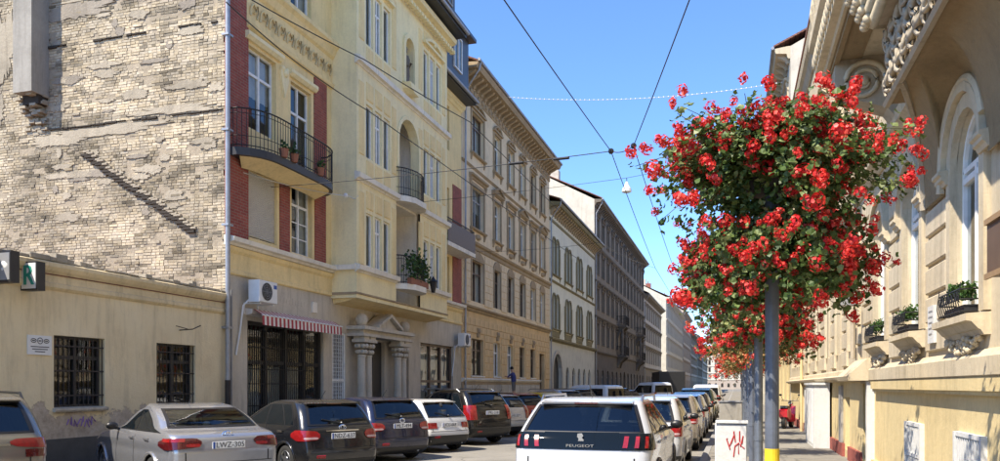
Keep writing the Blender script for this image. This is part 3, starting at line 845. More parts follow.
    # awning: striped valance with its cassette
    aw = MB().prism([(.02, 3.62), (-.22, 3.66), (-.24, 3.78), (.02, 3.82)], .78, 5.15, 'x').build('awning', 'awning_white', b)
    for k, mt in ((0, 'awning_red'), (1, 'awning_white')):
        m = MB(); x = .8 + k * .1
        while x < 5.1:
            x2 = x + .1
            m.add([(x, -.245, 3.78), (x2, -.245, 3.78), (x2, -.52, 3.62), (x, -.52, 3.62), (x2, -.53, 3.36), (x, -.53, 3.36)], [(0, 3, 2, 1), (3, 5, 4, 2)])
            x += .2
        m.build('awning_stripe', mt, aw)
    MB().tube([(.8, -.52, 3.62), (5.15, -.52, 3.62)], .02, 6).build('awning_bar', 'white_plastic', aw)
    # old painted shop lettering, faded
    m = MB()
    for i in range(13): x = 2.3 + i * .16; m.box(x, x + .09, -.004, .0, 4.12, 4.12 + random.uniform(.12, .2))
    m.build('faded_lettering', 'grey_stone', b)
    MB().box(4.15, 4.42, -.06, .02, 4.0, 4.32).build('junction_box', 'cream_trim', b)
    # white grille door
    m = MB()
    for x in (5.45, 6.28): m.box(x, x + .07, .02, .1, .12, 3.5)
    for z in (.12, 1.9, 3.43): m.box(5.52, 6.28, .03, .09, z, z + .07)
    for i in range(6): m.box(5.6 + i * .115, 5.62 + i * .115, .04, .06, .19, 3.43)
    for i in range(26): m.box(5.52, 6.28, .06, .075, .3 + i * .12, .315 + i * .12)
    m.build('grille_door', 'white_frame', b)
    # right hand shop window
    m = MB()
    for x in (12.8, 14.05, 15.3, 16.6): m.box(x, x + .1, .1, .2, .5, 3.55)
    for z in (.5, 1.9, 3.45): m.box(12.9, 16.6, .11, .19, z, z + .1)
    sf = m.build('shop_front', 'brown_frame', b)
    MB().add([(12.85, .17, .5), (16.65, .17, .5), (16.65, .17, 3.5), (12.85, .17, 3.5)], [(0, 1, 2, 3)]).build('pane', 'shop_glass', sf)
    for q0 in (13.0, 14.2): MB().box(q0, q0 + 1, .3, .32, .6, 3.4).build('blind', 'curtain', sf)
    MB().box(10.8, 11.55, .22, .24, .12, 3.15).build('side_door', 'brown_frame', b)
    MB().box(7.66, 9.34, .12, .15, .12, 3.34).build('entrance_door', 'dark_frame', b)
    m = MB()
    for x in (7.8, 8.6): m.cbox(x, x + .6, .10, .13, .3, 1.4, .01); m.cbox(x, x + .6, .10, .13, 1.55, 2.9, .01)
    m.build('door_panel', 'dark_frame', b)
    # portal: two pairs of columns, entablature, pediment
    pr = MB().box(6.45, 10.6, -.62, .02, 3.42, 3.52).box(6.55, 10.5, -.55, .02, 3.52, 3.64).box(6.4, 10.65, -.68, .02, 3.64, 3.76).build('portal', 'grey_stone', b)
    MB().prism([(7.7, 3.765), (9.5, 3.765), (8.6, 4.18)], -.5, -.1, 'y').build('pediment_field', 'grey_stone', pr)
    for s in (-1, 1): MB().prism([(8.6 + s * 1.0, 3.765), (8.6 + s * 1.0, 3.86), (8.6, 4.32), (8.6, 4.2)][::s], -.66, -.08, 'y').build('pediment_moulding', 'grey_stone', pr)
    for x in (6.75, 10.3): MB().ball((x, -.38, 3.97), .22, 10, 7, (1, 1, 1.1)).build('urn', 'grey_stone', pr, smooth=True)
    cm = MB().box(-.22, .22, -.22, .22, 0, .45).lathe([(.19, .45), (.19, .53), (.16, .55), (.15, 1.2), (.135, 2.6), (.15, 2.62), (.15, 2.68)], 14).mesh('column', 'grey_stone')
    cap = MB()
    for k in range(8): a_ = k * PI / 4; cap.ball((.15 * math.cos(a_), .15 * math.sin(a_), 2.78), .08); cap.ball((.18 * math.cos(a_), .18 * math.sin(a_), 2.98), .085)
    cap.box(-.24, .24, -.24, .24, 3.1, 3.2); cap.box(-.2, .2, -.2, .2, 3.2, 3.3)
    cap = cap.mesh('capital', 'grey_stone')
    for x in (6.8, 7.28, 9.72, 10.2):
        c = link('column', cm, pr, (x, -.36, .12)); link('capital', cap, c)
    # side (fire) wall
    MB().add([(.02, .1, 0), (.02, 14, 0), (.02, 14, 17.5), (.02, .1, 17.5)], [(3, 2, 1, 0)]).build('fire_wall', 'mortar', b)
    MB().add([(YW, 0, 0), (YW, 14, 0), (YW, 14, 17), (YW, 0, 17)], [(0, 1, 2, 3)]).build('party_wall', 'grey_render', b)
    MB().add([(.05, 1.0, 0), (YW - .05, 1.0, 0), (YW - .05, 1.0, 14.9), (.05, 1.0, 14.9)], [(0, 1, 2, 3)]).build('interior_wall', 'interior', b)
    MB().prism([(1.5, 18.3), (7, 19.5), (14, 15), (14, 14.9), (1.5, 14.9)], .03, YW, 'x').build('roof', 'slate', b)
    # thousands of real bricks, too small to pick apart singly
    m = MB(); cols = []
    bl, bh = .27, .074
    rr = random.Random(3)
    nz = int((17.3 - 3.2) / bh)
    for j in range(nz):
        z = 3.2 + j * bh; off = (j % 2) * bl / 2
        yy = 0.02 - off
        while yy < 9.6:
            l = (bl if rr.random() < .25 else bl / 2) * rr.uniform(.92, 1.08)
            a_, b_ = max(yy, .015), yy + l - rr.uniform(.006, .016)
            if b_ > a_ + .03:
                n1 = noise.noise(Vector((a_ * .55, z * .9, 2))); n2 = noise.noise(Vector((a_ * 1.9, z * 2.6, 7))); n3 = noise.noise(Vector((a_ * .3, z * .35, 11)))
                n4 = noise.noise(Vector((a_ * .8, z * 3.2, 19))); n5 = noise.noise(Vector((a_ * 4.5, z * 7, 23)))
                d = .010 + rr.uniform(-.006, .007) + n2 * .008 + n5 * .005
                if n2 - .5 * n4 < -.36 and rr.random() < .75: d = -.012
                if rr.random() < .02: d = -.012
                if rr.random() < .012: d = .03
                if d > -.01:
                    tl = .98 + rr.uniform(-.12, .12) + n1 * .2
                    tl *= 1 - .42 * min(1, max(0, (n4 + .05) / .4))
                    if n2 > .35: tl *= .66
                    n6 = noise.noise(Vector((a_ * .5 + 5, z * .7, 31))); tl *= 1 - .3 * min(1, max(0, n6 / .35))
                    if n3 > .18 and z < 9.2: tl *= .78
                    if rr.random() < .05: tl *= .5
                    warm = rr.uniform(-.03, .08)
                    j1, j2 = rr.uniform(-.006, .006), rr.uniform(-.005, .005)
                    x0 = .02 - d
                    o = len(m.v)
                    m.add([(.03, a_, z + j2), (.03, b_, z + j2), (.03, b_, z + bh - .008 + j1), (.03, a_, z + bh - .008 + j1),
                           (x0, a_ + .003, z + .003 + j2), (x0 + rr.uniform(-.004, .004), b_ - .003, z + .003 + j2), (x0 + rr.uniform(-.004, .004), b_ - .003, z + bh - .011 + j1), (x0, a_ + .003, z + bh - .011 + j1)],
                          [(4, 7, 6, 5), (0, 4, 5, 1), (1, 5, 6, 2), (2, 6, 7, 3), (3, 7, 4, 0)])
                    cols += [(tl, tl * (1 - warm * .5), tl * (1 - warm * 1.6))] * 8
            yy += l
    tag(m.build('fire_wall_bricks', 'wall_brick', b, cols=cols), kind='stuff')
    # remnants of old render clinging to the bricks: irregular thin slabs
    def blob(yc, zc, ry, rz, seed):
        rq = random.Random(seed); n = 72; pts = []
        for k in range(n):
            a_ = 2 * PI * k / n; q = 1 + .5 * noise.noise(Vector((math.cos(a_) * 1.7 + seed, math.sin(a_) * 1.7, seed * .7))) + .35 * noise.noise(Vector((math.cos(a_) * 6 + seed, math.sin(a_) * 6, seed * .3))) + rq.uniform(-.10, .10)
            pts.append((yc + ry * q * math.cos(a_), zc + rz * q * math.sin(a_)))
        pts = [(min(max(p[0], .05), 9.5), p[1]) for p in pts]
        return MB().prism(pts, -.004 - rq.uniform(0, .008), .02, 'x').build('render_remnant', rq.choice(['render_patch', 'render_pale', 'render_grey']), b)
    for i, q in enumerate(((3.6, 8.62, 1.5, .13), (5.4, 8.5, .8, .16), (1.5, 8.95, 1.3, .10), (2.6, 12.3, 2.8, .13), (4.9, 11.95, 1.3, .2), (7.3, 11.3, .35, .9), (7.6, 9.6, .3, .6))):
        blob(*q, seed=i + 3)
    rq2 = random.Random(77)
    for i in range(48):
        blob(5.5 - 5.2 * rq2.random() ** 1.5, rq2.choice([rq2.gauss(10.2, .5), rq2.gauss(11.3, .35), rq2.gauss(9.3, .4), rq2.gauss(8.0, .5), rq2.gauss(7.0, .6)]), rq2.uniform(.08, .5), rq2.uniform(.04, .13), seed=i + 31)
    for zc in (12.62, 11.05, 8.78):
        m = MB(); yy = .1
        while yy < 5.5:
            l = rq2.uniform(.1, .5)
            if rq2.random() < .75: m.cbox(yy, yy + l, -.028, .03, zc + rq2.uniform(-.02, .02), zc + rq2.uniform(.03, .06), .008)
            yy += l + .02
        m.v = [(p[1], p[0], p[2]) for p in m.v]; m.f = [f[::-1] for f in m.f]
        tag(m.build('floor_line', 'dark_hole', b), kind='stuff')
    # stepped line of broken bricks left by a vanished roof
    bk = MB().cbox(-.12, .12, -.06, .02, -.035, .035, .008).mesh('brick', 'dark_hole'); bk2 = MB().cbox(-.11, .11, -.05, .02, -.03, .03, .01).mesh('brick', 'render_patch')
    for i in range(30):
        f_ = i / 29; yy = 4.45 - f_ * 3.4; zz_ = 8.0 - f_ * 2.25 + random.uniform(-.03, .03)
        link('brick', bk, b, (.005, yy, zz_), (0, 0, R(-90))); link('brick', bk2, b, (.0, yy - .05, zz_ + .09), (0, 0, R(-90)))
    # chimney breast, broken off below
    MB().box(-.55, .02, 5.72, 6.36, 9.7, 17.4).build('chimney_breast', 'concrete_grey', b)
    m = MB()
    for i in range(46):
        yy = random.uniform(5.7, 6.35); zz_ = random.uniform(8.7, 9.75); dep = max(.02, (zz_ - 8.6) / 1.1 * .5) * random.uniform(.3, 1)
        m.cbox(-.02, .2, 0, .1, 0, .07)
        for q in range(len(m.v) - 12, len(m.v)): p = m.v[q]; m.v[q] = (-dep * (1 if p[1] < .05 else 0) + .02, yy + p[0] * .9, zz_ + p[2])
    m.build('broken_masonry', 'render_patch', b)
    MB().box(-.30, .03, 5.76, 6.3, 9.45, 9.72).build('broken_core', 'dark_hole', b)
    # drain pipes at the corner
    MB().tube([(-.12, -.13, 16.4), (-.12, -.13, 1.9)], .06, 10).build('downpipe', 'zinc', b)
    MB().tube([(-.12, -.13, 1.9), (-.12, -.13, .13)], .068, 10).build('downpipe', 'rust_iron', b)
    MB().tube([(.06, -.10, 4.2), (.06, -.10, .13)], .035, 8).build('conduit', 'grey_plastic', b)
    for z in (3.2, 5.8, 8.2, 10.6, 13): MB().box(-.2, .02, -.2, .0, z, z + .05).build('pipe_clip', 'zinc', b)
yellow_building()

# objects fixed to or standing on the yellow building
def on_left(Y, z): return (LX, Y, z)
def ac_unit(Y, z, label):
    a = thing('air_conditioner', label, 'air conditioner', on_left(Y, z), R(90))
    MB().cbox(-.42, .42, -.55, -.22, 0, .58, .02).build('casing', 'white_plastic', a)
    m = MB()
    for r in (.06, .12, .18, .235): m.tube([(-.08 + r * math.cos(k * PI / 10), -.56, .29 + r * math.sin(k * PI / 10)) for k in range(21)], .006, 4)
    for k in range(8): m.tube([(-.08, -.56, .29), (-.08 + .235 * math.cos(k * PI / 4), -.56, .29 + .235 * math.sin(k * PI / 4))], .005, 4)
    m.build('fan_grille', 'grey_plastic', a)
    MB().prism([(-.08 + .235 * math.cos(k * PI / 12), .29 + .235 * math.sin(k * PI / 12)) for k in range(24)], -.553, -.545, 'y').build('fan_opening', 'black_plastic', a)
    for x in (-.3, .3): MB().box(x - .02, x + .02, -.5, .01, -.04, -.005).box(x - .02, x + .02, -.02, .01, -.3, -.04).build('bracket', 'white_plastic', a)
    MB().box(.24, .38, -.556, -.55, .4, .5).build('badge', 'print_blue', a)
    MB().tube([(-.38, -.25, .1), (-.48, -.1, -.1), (-.55, -.05, -.8), (-.7, -.04, -1.4)], .025, 6).build('hose', 'white_plastic', a)
ac_unit(18.05, 3.95, 'white air conditioner mounted above the striped awning')
ac_unit(34.15, 3.6, 'white air conditioner on the grey wall beyond the portal')
def plants(root, pts, n, size, mat='leaves', name='plants', cols=((.05, .10, .025), (.09, .16, .04), (.03, .07, .02))):
    m = MB(); cc = []
    for i in range(n):
        p = random.choice(pts); q = Vector(p[:3]) + Vector((random.gauss(0, p[3]), random.gauss(0, p[3] * .7), random.gauss(0, p[4])))
        leaf(m, cc, q, size * random.uniform(.6, 1.3), random.choice(cols))
    return tag(m.build(name, mat, root, cols=cc), kind='stuff')
def leaf(m, cc, p, s, col, nrm=None):
    d = Vector((random.gauss(0, 1), random.gauss(0, 1), random.gauss(0, 1))).normalized() if nrm is None else nrm
    u = d.orthogonal().normalized(); v = d.cross(u)
    a0 = random.uniform(0, 6.28)
    k = 6
    vs = [p + (u * math.cos(a0 + 2 * PI * i / k) + v * math.sin(a0 + 2 * PI * i / k)) * s * (1 if i else .45) + d * (.18 * s * (1 if i % 2 else -1)) for i in range(k)]
    m.add(vs, [(0, 1, 2, 3), (0, 3, 4, 5)])
    f = random.uniform(.75, 1.25)
    cc += [(col[0] * f, col[1] * f, col[2] * f)] * k
pl = thing('balcony_plants', 'potted plants crowding the lowest loggia balcony over the portal', 'plants', (LX + 1.25, BY + 9.5, 5.4), R(90))
MB().box(-.8, .8, -.12, .05, 0, .22).build('trough', 'terracotta', pl)
plants(pl, [(x * .25, -.02, .45 + random.random() * .5, .15, .22) for x in range(-3, 4)], 500, .055)
ln = thing('wall_lantern', 'black iron lantern on the bay beside the plants', 'lantern', (LX + .9, BY + 10.9, 5.75), R(90))
MB().tube([(0, .02, 0), (0, -.3, .08), (0, -.42, .02)], .018, 6).build('arm', 'iron', ln)
MB().lathe([(.07, -.42), (.15, -.02), (.17, 0), (.05, .14), (.02, .2)], 6, 0, -.42).build('lamp_housing', 'iron', ln)
st_ = thing('niche_statue', 'small dark stone figure standing in the arched niche of the bay', 'statue', (LX + .75, BY + 9.5, 12.76), R(90))
MB().lathe([(.2, 0), (.2, .12), (.15, .15), (.19, .4), (.16, .75), (.2, 1.0), (.16, 1.12), (.06, 1.18), (.05, 1.22), (.1, 1.3), (.11, 1.4), (.06, 1.5)], 12).tube([(-.18, -.02, 1.02), (-.27, -.08, .75), (-.1, -.18, .72)], .05, 6).tube([(.18, -.02, 1.02), (.28, -.05, .78), (.22, -.16, .95)], .05, 6).build('figure', 'dark_trim', st_, smooth=True)
fp = thing('balcony_flowerpots', 'terracotta flowerpots on the bowed iron balcony', 'flowerpots', (LX + .85, BY + 1.3, 7.86), R(90))
for i, x in enumerate((0, .5, 1.9)):
    p = MB().lathe([(.09, 0), (.13, .2), (.14, .22)], 10, x, 0).build('pot', 'terracotta', fp)
plants(fp, [(0, 0, .3, .07, .06), (.5, 0, .32, .08, .07), (1.9, 0, .3, .07, .06)], 90, .05)
# ------------------------------------------------------------------ brown stucco house
BLK = {}
def blocks(root, x0, x1, z0, z1, rh, ops, mat, bw=.8, y=0, proud=.045, g=.02, stagger=True):
    """rusticated ashlar: one object per block, skipping openings"""
    nrow = max(1, round((z1 - z0) / rh)); rh = (z1 - z0) / nrow
    for j in range(nrow):
        za, zb = z0 + j * rh, z0 + (j + 1) * rh
        # free spans of this row
        spans = [(x0, x1)]
        for o in ops:
            if o[2] < zb - .02 and o[3] > za + .02:
                ns = []
                for a_, b_ in spans:
                    if o[0] - .02 > a_: ns.append((a_, min(b_, o[0] - .02)))
                    if o[1] + .02 < b_: ns.append((max(a_, o[1] + .02), b_))
                spans = [s_ for s_ in ns if s_[1] - s_[0] > .06]
        for a_, b_ in spans:
            n = max(1, round((b_ - a_) / bw)); cuts = [a_ + (b_ - a_) * k / n for k in range(n + 1)]
            if stagger and j % 2 and n >= 1 and b_ - a_ > bw * .9:
                w_ = (b_ - a_) / n; cuts = [a_] + [a_ + w_ * (k + .5) for k in range(n)] + [b_]
            for c0, c1 in zip(cuts[:-1], cuts[1:]):
                key = (round(c1 - c0, 2), round(rh, 3), mat, proud)
                if key not in BLK:
                    w_ = c1 - c0
                    BLK[key] = MB().cbox(-w_ / 2 + g / 2, w_ / 2 - g / 2, -proud, .01, g / 2, rh - g / 2, .016).mesh('stone_block', mat)
                link('stone_block', BLK[key], root, ((c0 + c1) / 2, y, za))
CX = [2.4, 5.75, 8.4, 11.0, 13.6, 16.1]
def brown_house():
    W, H = 18.2, 17.0
    b = thing('stucco_house', 'brown and cream stucco house with pedimented windows and heavy bracketed cornice', 'building', (LX, 34.82, 0), R(90))
    wd = [1.9] + [1.2] * 5
    g_ops = [(CX[i] - wd[i] / 2, CX[i] + wd[i] / 2, 2.25, 4.1) for i in range(5)] + [(15.4, 16.8, .12, 3.9)]
    f_ops = [(CX[i] - wd[i] / 2, CX[i] + wd[i] / 2, 5.95, 8.0) for i in range(6)]
    s_ops = [(CX[i] - wd[i] / 2, CX[i] + wd[i] / 2, 9.6, 11.65) for i in range(6)]
    t_ops = [(CX[i] - wd[i] / 2, CX[i] + wd[i] / 2, 13.3, 15.3) for i in range(6)]
    wall(MB(), 0, W, 0, 5.55, g_ops).build('wall', 'orange_stucco', b)
    wall(MB(), 0, W, 5.55, H, f_ops + s_ops + t_ops).build('wall', 'brown_stucco', b)
    MB().box(0, 15.3, -.06, .02, 0, 1.95).build('plinth', 'brown_trim', b)
    for i in range(12): MB().cbox(.15 + i * 1.26, 1.3 + i * 1.26, -.085, -.05, .4, 1.8, .02).build('plinth_panel', 'grey_stone', b)
    string_course(b, 0, 15.3, 1.95, LEDGE, 'cream_trim', 'plinth_course')
    blocks(b, .05, W - .05, 2.2, 5.1, .36, [(o[0] - .12, o[1] + .12, o[2], o[3] + .1) for o in g_ops], 'orange_stucco', .75)
    blocks(b, .05, W - .05, 5.85, 8.45, .37, [(o[0] - .18, o[1] + .18, o[2] - .1, o[3] + .48) for o in f_ops], 'brown_stucco', .7)
    string_course(b, 0, W, 5.4, [(.02, 0), (.08, .06), (.1, .14), (.2, .18), (.22, .26), (.03, .32)], 'brown_trim')
    string_course(b, 0, W, 8.5, [(.02, 0), (.06, .05), (.06, .2), (.16, .26), (.2, .36), (.03, .42)], 'brown_trim')
    string_course(b, 0, W, 12.45, [(.02, 0), (.05, .04), (.1, .1), (.03, .14)], 'brown_trim')
    for i in range(6):
        w_ = wd[i]
        if i < 5:
            window(b, CX[i], 2.25, w_, 1.85, .2, 'trans', 'brown_frame' if i in (0, 3, 4) else 'white_frame', curtain='full' if i in (1, 2) else 'none')
            put(b, 'sill_plain', 'cream_trim', CX[i], 2.18, w_ + .2, 'window_sill')
            MB().prism([(-.13, 0), (.13, 0), (.2, .45), (-.2, .45)], -.1, .02, 'y').ball((0, -.08, .3), .12).build('keystone', 'brown_trim', b, (CX[i], 0, 4.2))
        fr = 'brown_frame' if i < 4 else 'white_frame'
        window(b, CX[i], 5.95, w_, 2.05, .2, 'trans', fr, curtain='full' if i >= 4 else None)
        surround(b, CX[i], 5.95, w_, 2.05, 'brown_trim', .13, .05)
        m = MB(); p = arc_pts(-w_ / 2 - .13, w_ / 2 + .13, .46, .4); m.prism(p, -.06, .02, 'y'); m.build('window_head', 'brown_trim', b, (CX[i], 0, 8.14 - .12))
        window(b, CX[i], 9.6, w_, 2.05, .2, 'trans', 'grey_frame' if i in (0, 4) else 'white_frame')
        surround(b, CX[i], 9.6, w_, 2.05, 'brown_trim', .15, .07)
        put(b, 'ped' if i % 2 else 'flat', 'brown_trim', CX[i], 11.95, w_ + .75, 'window_hood')
        put(b, 'sill', 'brown_trim', CX[i], 9.46, w_ + .5, 'window_sill')
        MB().ball((-.2, -.03, 0), .12).ball((.2, -.03, 0), .12).ball((0, -.04, .0), .15).build('relief', 'brown_trim', b, (CX[i], 0, 9.2))
        window(b, CX[i], 13.3, w_, 2.0, .2, 'trans', 'brown_frame' if i in (0, 4, 5) else 'white_frame')
        surround(b, CX[i], 13.3, w_, 2.0, 'brown_trim', .14, .06)
        put(b, 'arch', 'brown_trim', CX[i], 15.42, w_ + .35, 'window_hood')
        put(b, 'sill', 'brown_trim', CX[i], 13.16, w_ + .4, 'window_sill')
    string_course(b, 0, W, 15.95, [(.03, 0), (.06, .04), (.06, .32), (.1, .36), (.02, .4)], 'brown_trim', 'frieze')
    string_course(b, -.05, W + .05, 16.5, [(.05, 0), (.1, .05), (.1, .25), (.75, .28), (.82, .42), (.86, .5), (.1, .56)], 'brown_trim', 'cornice')
    br = MB().prism([(.02, -.42), (-.1, -.42), (-.16, -.3), (-.55, -.1), (-.6, 0), (.02, 0)], -.1, .1, 'x').mesh('cornice_bracket', 'brown_trim')
    for i in range(30): link('cornice_bracket', br, b, (.3 + i * .607, -.02, 16.78))
    rm = MB().ball((0, -.02, 0), .13, 8, 5, (1.4, .5, 1)).mesh('relief', 'brown_trim', True)
    for i in range(29): link('relief', rm, b, (.6 + i * .607, -.06, 16.15))
    MB().box(15.5, 16.7, .25, .3, .12, 3.8).build('entrance_door', 'brown_frame', b)
    shell(b, W, H, 12, 'brown_stucco', eave=.85, rise=3)
    gutter(b, W, H + .12, .85, x=.25)
    MB().box(.1, .7, 1.5, 2.3, H - .2, H + 1.9).build('chimney', 'red_brick', b)
brown_house()
# ------------------------------------------------------------------ white house with twin arched windows
def white_house():
    W, H = 18.3, 14.7
    b = thing('arched_window_house', 'white house with pairs of olive framed arched windows and a bracketed olive cornice', 'building', (LX, 53.05, 0), R(90))
    XS = [1.95, 6.4, 10.9, 15.5]
    ops = []
    for x in XS:
        for z0, z1 in ((5.9, 8.3), (9.75, 12.3)):
            for s in (-1, 1): ops.append((x + s * .58 - .45, x + s * .58 + .45, z0, z1, .45))
    g = [(1.0, 3.9, .12, 4.1, 1.45)] + [(x - .55, x + .55, 1.2, 3.2, .55) for x in (6.2, 8.6, 10.9, 13.2, 15.6)]
    wall(MB(), 0, W, 0, 5.0, g).build('wall', 'pale_grey_render', b)
    wall(MB(), 0, W, 5.0, H, ops).build('wall', 'white_stucco', b)
    for x in XS:
        for z0, h in ((5.9, 2.4), (9.75, 2.55)):
            for s in (-1, 1):
                window(b, x + s * .58, z0, .9, h, .2, 'trans', 'olive_wood', .45, curtain='none')
                surround(b, x + s * .58, z0, .9, h, 'olive_trim', .12, .08, .45)
                MB().cbox(x + s * 1.28 - .13, x + s * 1.28 + .13, -.07, .01, z0, z0 + h - .5, .02).build('pilaster', 'olive_trim', b)
            put(b, 'sill', 'olive_trim', x, z0 - .14, 2.9, 'window_sill')
            MB().cbox(x - 1.3, x + 1.3, -.04, .01, z0 - .65, z0 - .2, .02).build('panel', 'olive_trim' if z0 < 7 else 'white_stucco', b)
    for x in (6.2, 8.6, 10.9, 13.2, 15.6): window(b, x, 1.2, 1.1, 2.0, .2, 'trans', 'brown_frame', .55, curtain='none')
    MB().box(1.05, 3.85, .25, .3, .12, 4.05).build('entrance_gate', 'dark_frame', b)
    surround(b, 2.45, .12, 2.9, 3.98, 'grey_stone', .25, .08, 1.45)
    string_course(b, 0, W, 4.9, [(.02, 0), (.1, .08), (.22, .14), (.24, .26), (.03, .32)], 'olive_trim')
    string_course(b, 0, W, 9.1, [(.02, 0), (.06, .04), (.12, .1), (.12, .16), (.03, .2)], 'olive_trim')
    string_course(b, 0, W, 13.35, [(.03, 0), (.06, .03), (.06, .2), (.02, .24)], 'olive_trim', 'frieze')
    string_course(b, -.02, W + .02, 14.1, [(.05, 0), (.1, .05), (.1, .2), (.7, .24), (.76, .36), (.8, .46), (.1, .54)], 'olive_trim', 'cornice')
    br = MB().prism([(.02, -.55), (-.1, -.55), (-.16, -.35), (-.5, -.1), (-.55, 0), (.02, 0)], -.11, .11, 'x').mesh('cornice_bracket', 'brown_trim')
    for i in range(27): link('cornice_bracket', br, b, (.35 + i * .68, -.02, 14.33))
    shell(b, W, H, 11, 'white_stucco', eave=.8, rise=2.2)
    gutter(b, W, H + .02, .8, x=.1)
simple('olive_wood', (.15, .135, .075), .6)
white_house()
# ------------------------------------------------------------------ generic street house
def street_house(name, label, X, Y0, W, H, floors, cols, wmat, tmat, side, gmat=None, g_h=4.6, frame='brown_frame', balc=(), roof='roof_tiles', rise=3.0, win_w=1.15, party=None, hoods=True, cat='building', loc=None, rz=None, group=None):
    if loc is None:
        loc = (X, Y0, 0) if side == 'L' else (X, Y0 + W, 0)
        rz = R(90) if side == 'L' else R(-90)
    b = thing(name, label, cat, loc, rz, group)
    fh = (H - g_h - 1.0) / floors
    xs = [W * (i + .5) / cols for i in range(cols)]
    ops = []; gops = []
    for k in range(floors):
        for x in xs: ops.append((x - win_w / 2, x + win_w / 2, g_h + k * fh + .85, g_h + (k + 1) * fh - .55))
    for i, x in enumerate(xs):
        if i == cols // 2: gops.append((x - .9, x + .9, .12, 3.4, .9))
        else: gops.append((x - win_w * .55, x + win_w * .55, 1.1, 3.3, win_w * .55))
    wall(MB(), 0, W, 0, g_h, gops).build('wall', gmat or tmat, b)
    wall(MB(), 0, W, g_h, H, ops).build('wall', wmat, b)
    for i, (a_, b_, c, d) in enumerate(ops):
        window(b, (a_ + b_) / 2, c, b_ - a_, d - c, .2, 'trans', frame)
        surround(b, (a_ + b_) / 2, c, b_ - a_, d - c, tmat, .13, .06)
        if hoods: put(b, 'flat' if (i // cols) % 2 == 0 else 'ped', tmat, (a_ + b_) / 2, d + .2, win_w + .6, 'window_hood')
        put(b, 'sill_plain', tmat, (a_ + b_) / 2, c - .1, win_w + .4, 'window_sill')
    for i, o in enumerate(gops):
        if i == cols // 2: MB().box(o[0], o[1], .22, .26, .12, 3.35).build('entrance_door', 'dark_frame', b)
        else: window(b, (o[0] + o[1]) / 2, o[2], o[1] - o[0], o[3] - o[2], .2, 'trans', frame, o[4], curtain='none')
    for k in range(floors):
        string_course(b, 0, W, g_h + k * fh - .1, [(.02, 0), (.1, .06), (.18, .12), (.2, .22), (.03, .28)], tmat)
    string_course(b, 0, W, H - .55, [(.05, 0), (.1, .05), (.14, .22), (.6, .28), (.66, .42), (.7, .5), (.1, .56)], tmat, 'cornice')
    n = int(W / .75)
    bk = ('bracket', tmat)
    if bk not in HC: HC[bk] = MB().prism([(.02, -.4), (-.1, -.4), (-.16, -.28), (-.45, -.08), (-.5, 0), (.02, 0)], -.1, .1, 'x').mesh('cornice_bracket', tmat)
    for i in range(min(n, 60)): link('cornice_bracket', HC[bk], b, (.35 + i * (W - .7) / (n - 1), -.02, H - .28))
    shell(b, W, H, 12, party or wmat, roof, rise, .7)
    gutter(b, W, H, .7, x=.15)
    for q in range(max(2, int(W / 9))):
        cx = W * (q + .4) / max(2, int(W / 9)); cz = H + rise * .75
        ch = MB().box(cx - .35, cx + .35, 4.2, 5.4, cz - .4, cz + 1.6 + .4 * (q % 2)).build('chimney', 'red_brick' if q % 2 else 'far_grey', b)
        for k in (-.15, .15): MB().lathe([(.1, 0), (.08, .45)], 8, cx + k, 4.8).build('chimney_pot', 'terracotta', ch, (0, 0, cz + 1.6 + .4 * (q % 2)))
    for x, z in balc:
        bl = MB().box(x - 1.5, x + 1.5, -1.05, .02, z, z + .2).build('balcony_slab', tmat, b)
        for s in (-1, 1): MB().prism([(.02, -1.2), (-.15, -1.1), (-.3, -.6), (-.85, -.12), (-.9, 0), (.02, 0)], x + s * 1.1 - .15, x + s * 1.1 + .15, 'x').build('balcony_bracket', tmat, bl, (0, 0, z))
        railing(b, x - 1.45, x + 1.45, -1.0, 0, z + .2, 1.0, .16, 0, r=.016)
    return b
d = street_house('dark_stone_house', 'tall dark sooty stone house with iron balconies and a pale fire wall', LX, 71.4, 40.5, 19.0, 4, 13, 'dark_stone', 'dark_trim', 'L', 'dark_trim', 4.9, 'grey_frame', [(15.5, 8.2), (15.5, 4.9), (32.5, 8.2), (32.5, 4.9)], 'roof_tiles', 3.2, 1.3, 'firewall_cream')
for x in (15.5, 32.5):
    for z in (5.1,): 
        for s in (-1, 1): MB().lathe([(.2, 0), (.2, .2), (.15, .25), (.2, .9), (.15, 1.5), (.22, 2.1), (.12, 2.4), (.14, 2.6), (.08, 2.9)], 10, x + s * 1.35, -.6).build('caryatid', 'dark_trim', d, (0, 0, z))
street_house('low_grey_house', 'lower grey house with small hooded windows before the side street', LX, 112.0, 27, 14.9, 3, 9, 'far_grey', 'dark_stone', 'L', None, 4.3, rise=3.4)
street_house('corner_house', 'corner house with a bright blank gable across the side street', LX, 149.5, 48, 18.5, 4, 14, 'far_cream', 'far_grey', 'L', None, 4.6, party='firewall_cream', rise=3.2)
street_house('attic_house', 'far grey house with a red roof between two taller houses', LX, 198, 34, 20.5, 4, 10, 'far_grey', 'far_rose', 'L', None, 4.6, rise=4)
street_house('far_rose_house', 'dull rose house well down the street on the shady side', LX, 233, 40, 17.5, 4, 11, 'far_rose', 'dark_stone', 'L', None, 4.6)
street_house('far_dark_house', 'dark house near the far end on the shady side', LX, 274, 45, 19, 4, 12, 'dark_stone', 'dark_trim', 'L', None, 4.6)
street_house('last_shady_house', 'last house on the shady side before the street closes', LX, 320, 60, 18, 4, 14, 'far_grey', 'dark_stone', 'L', None, 4.6)
street_house('closing_house', 'sunlit cream house closing the view at the street end', 0, 0, 60, 21, 4, 18, 'far_cream', 'far_rose', 'E', None, 4.8, loc=(-45, 440, 0), rz=0)

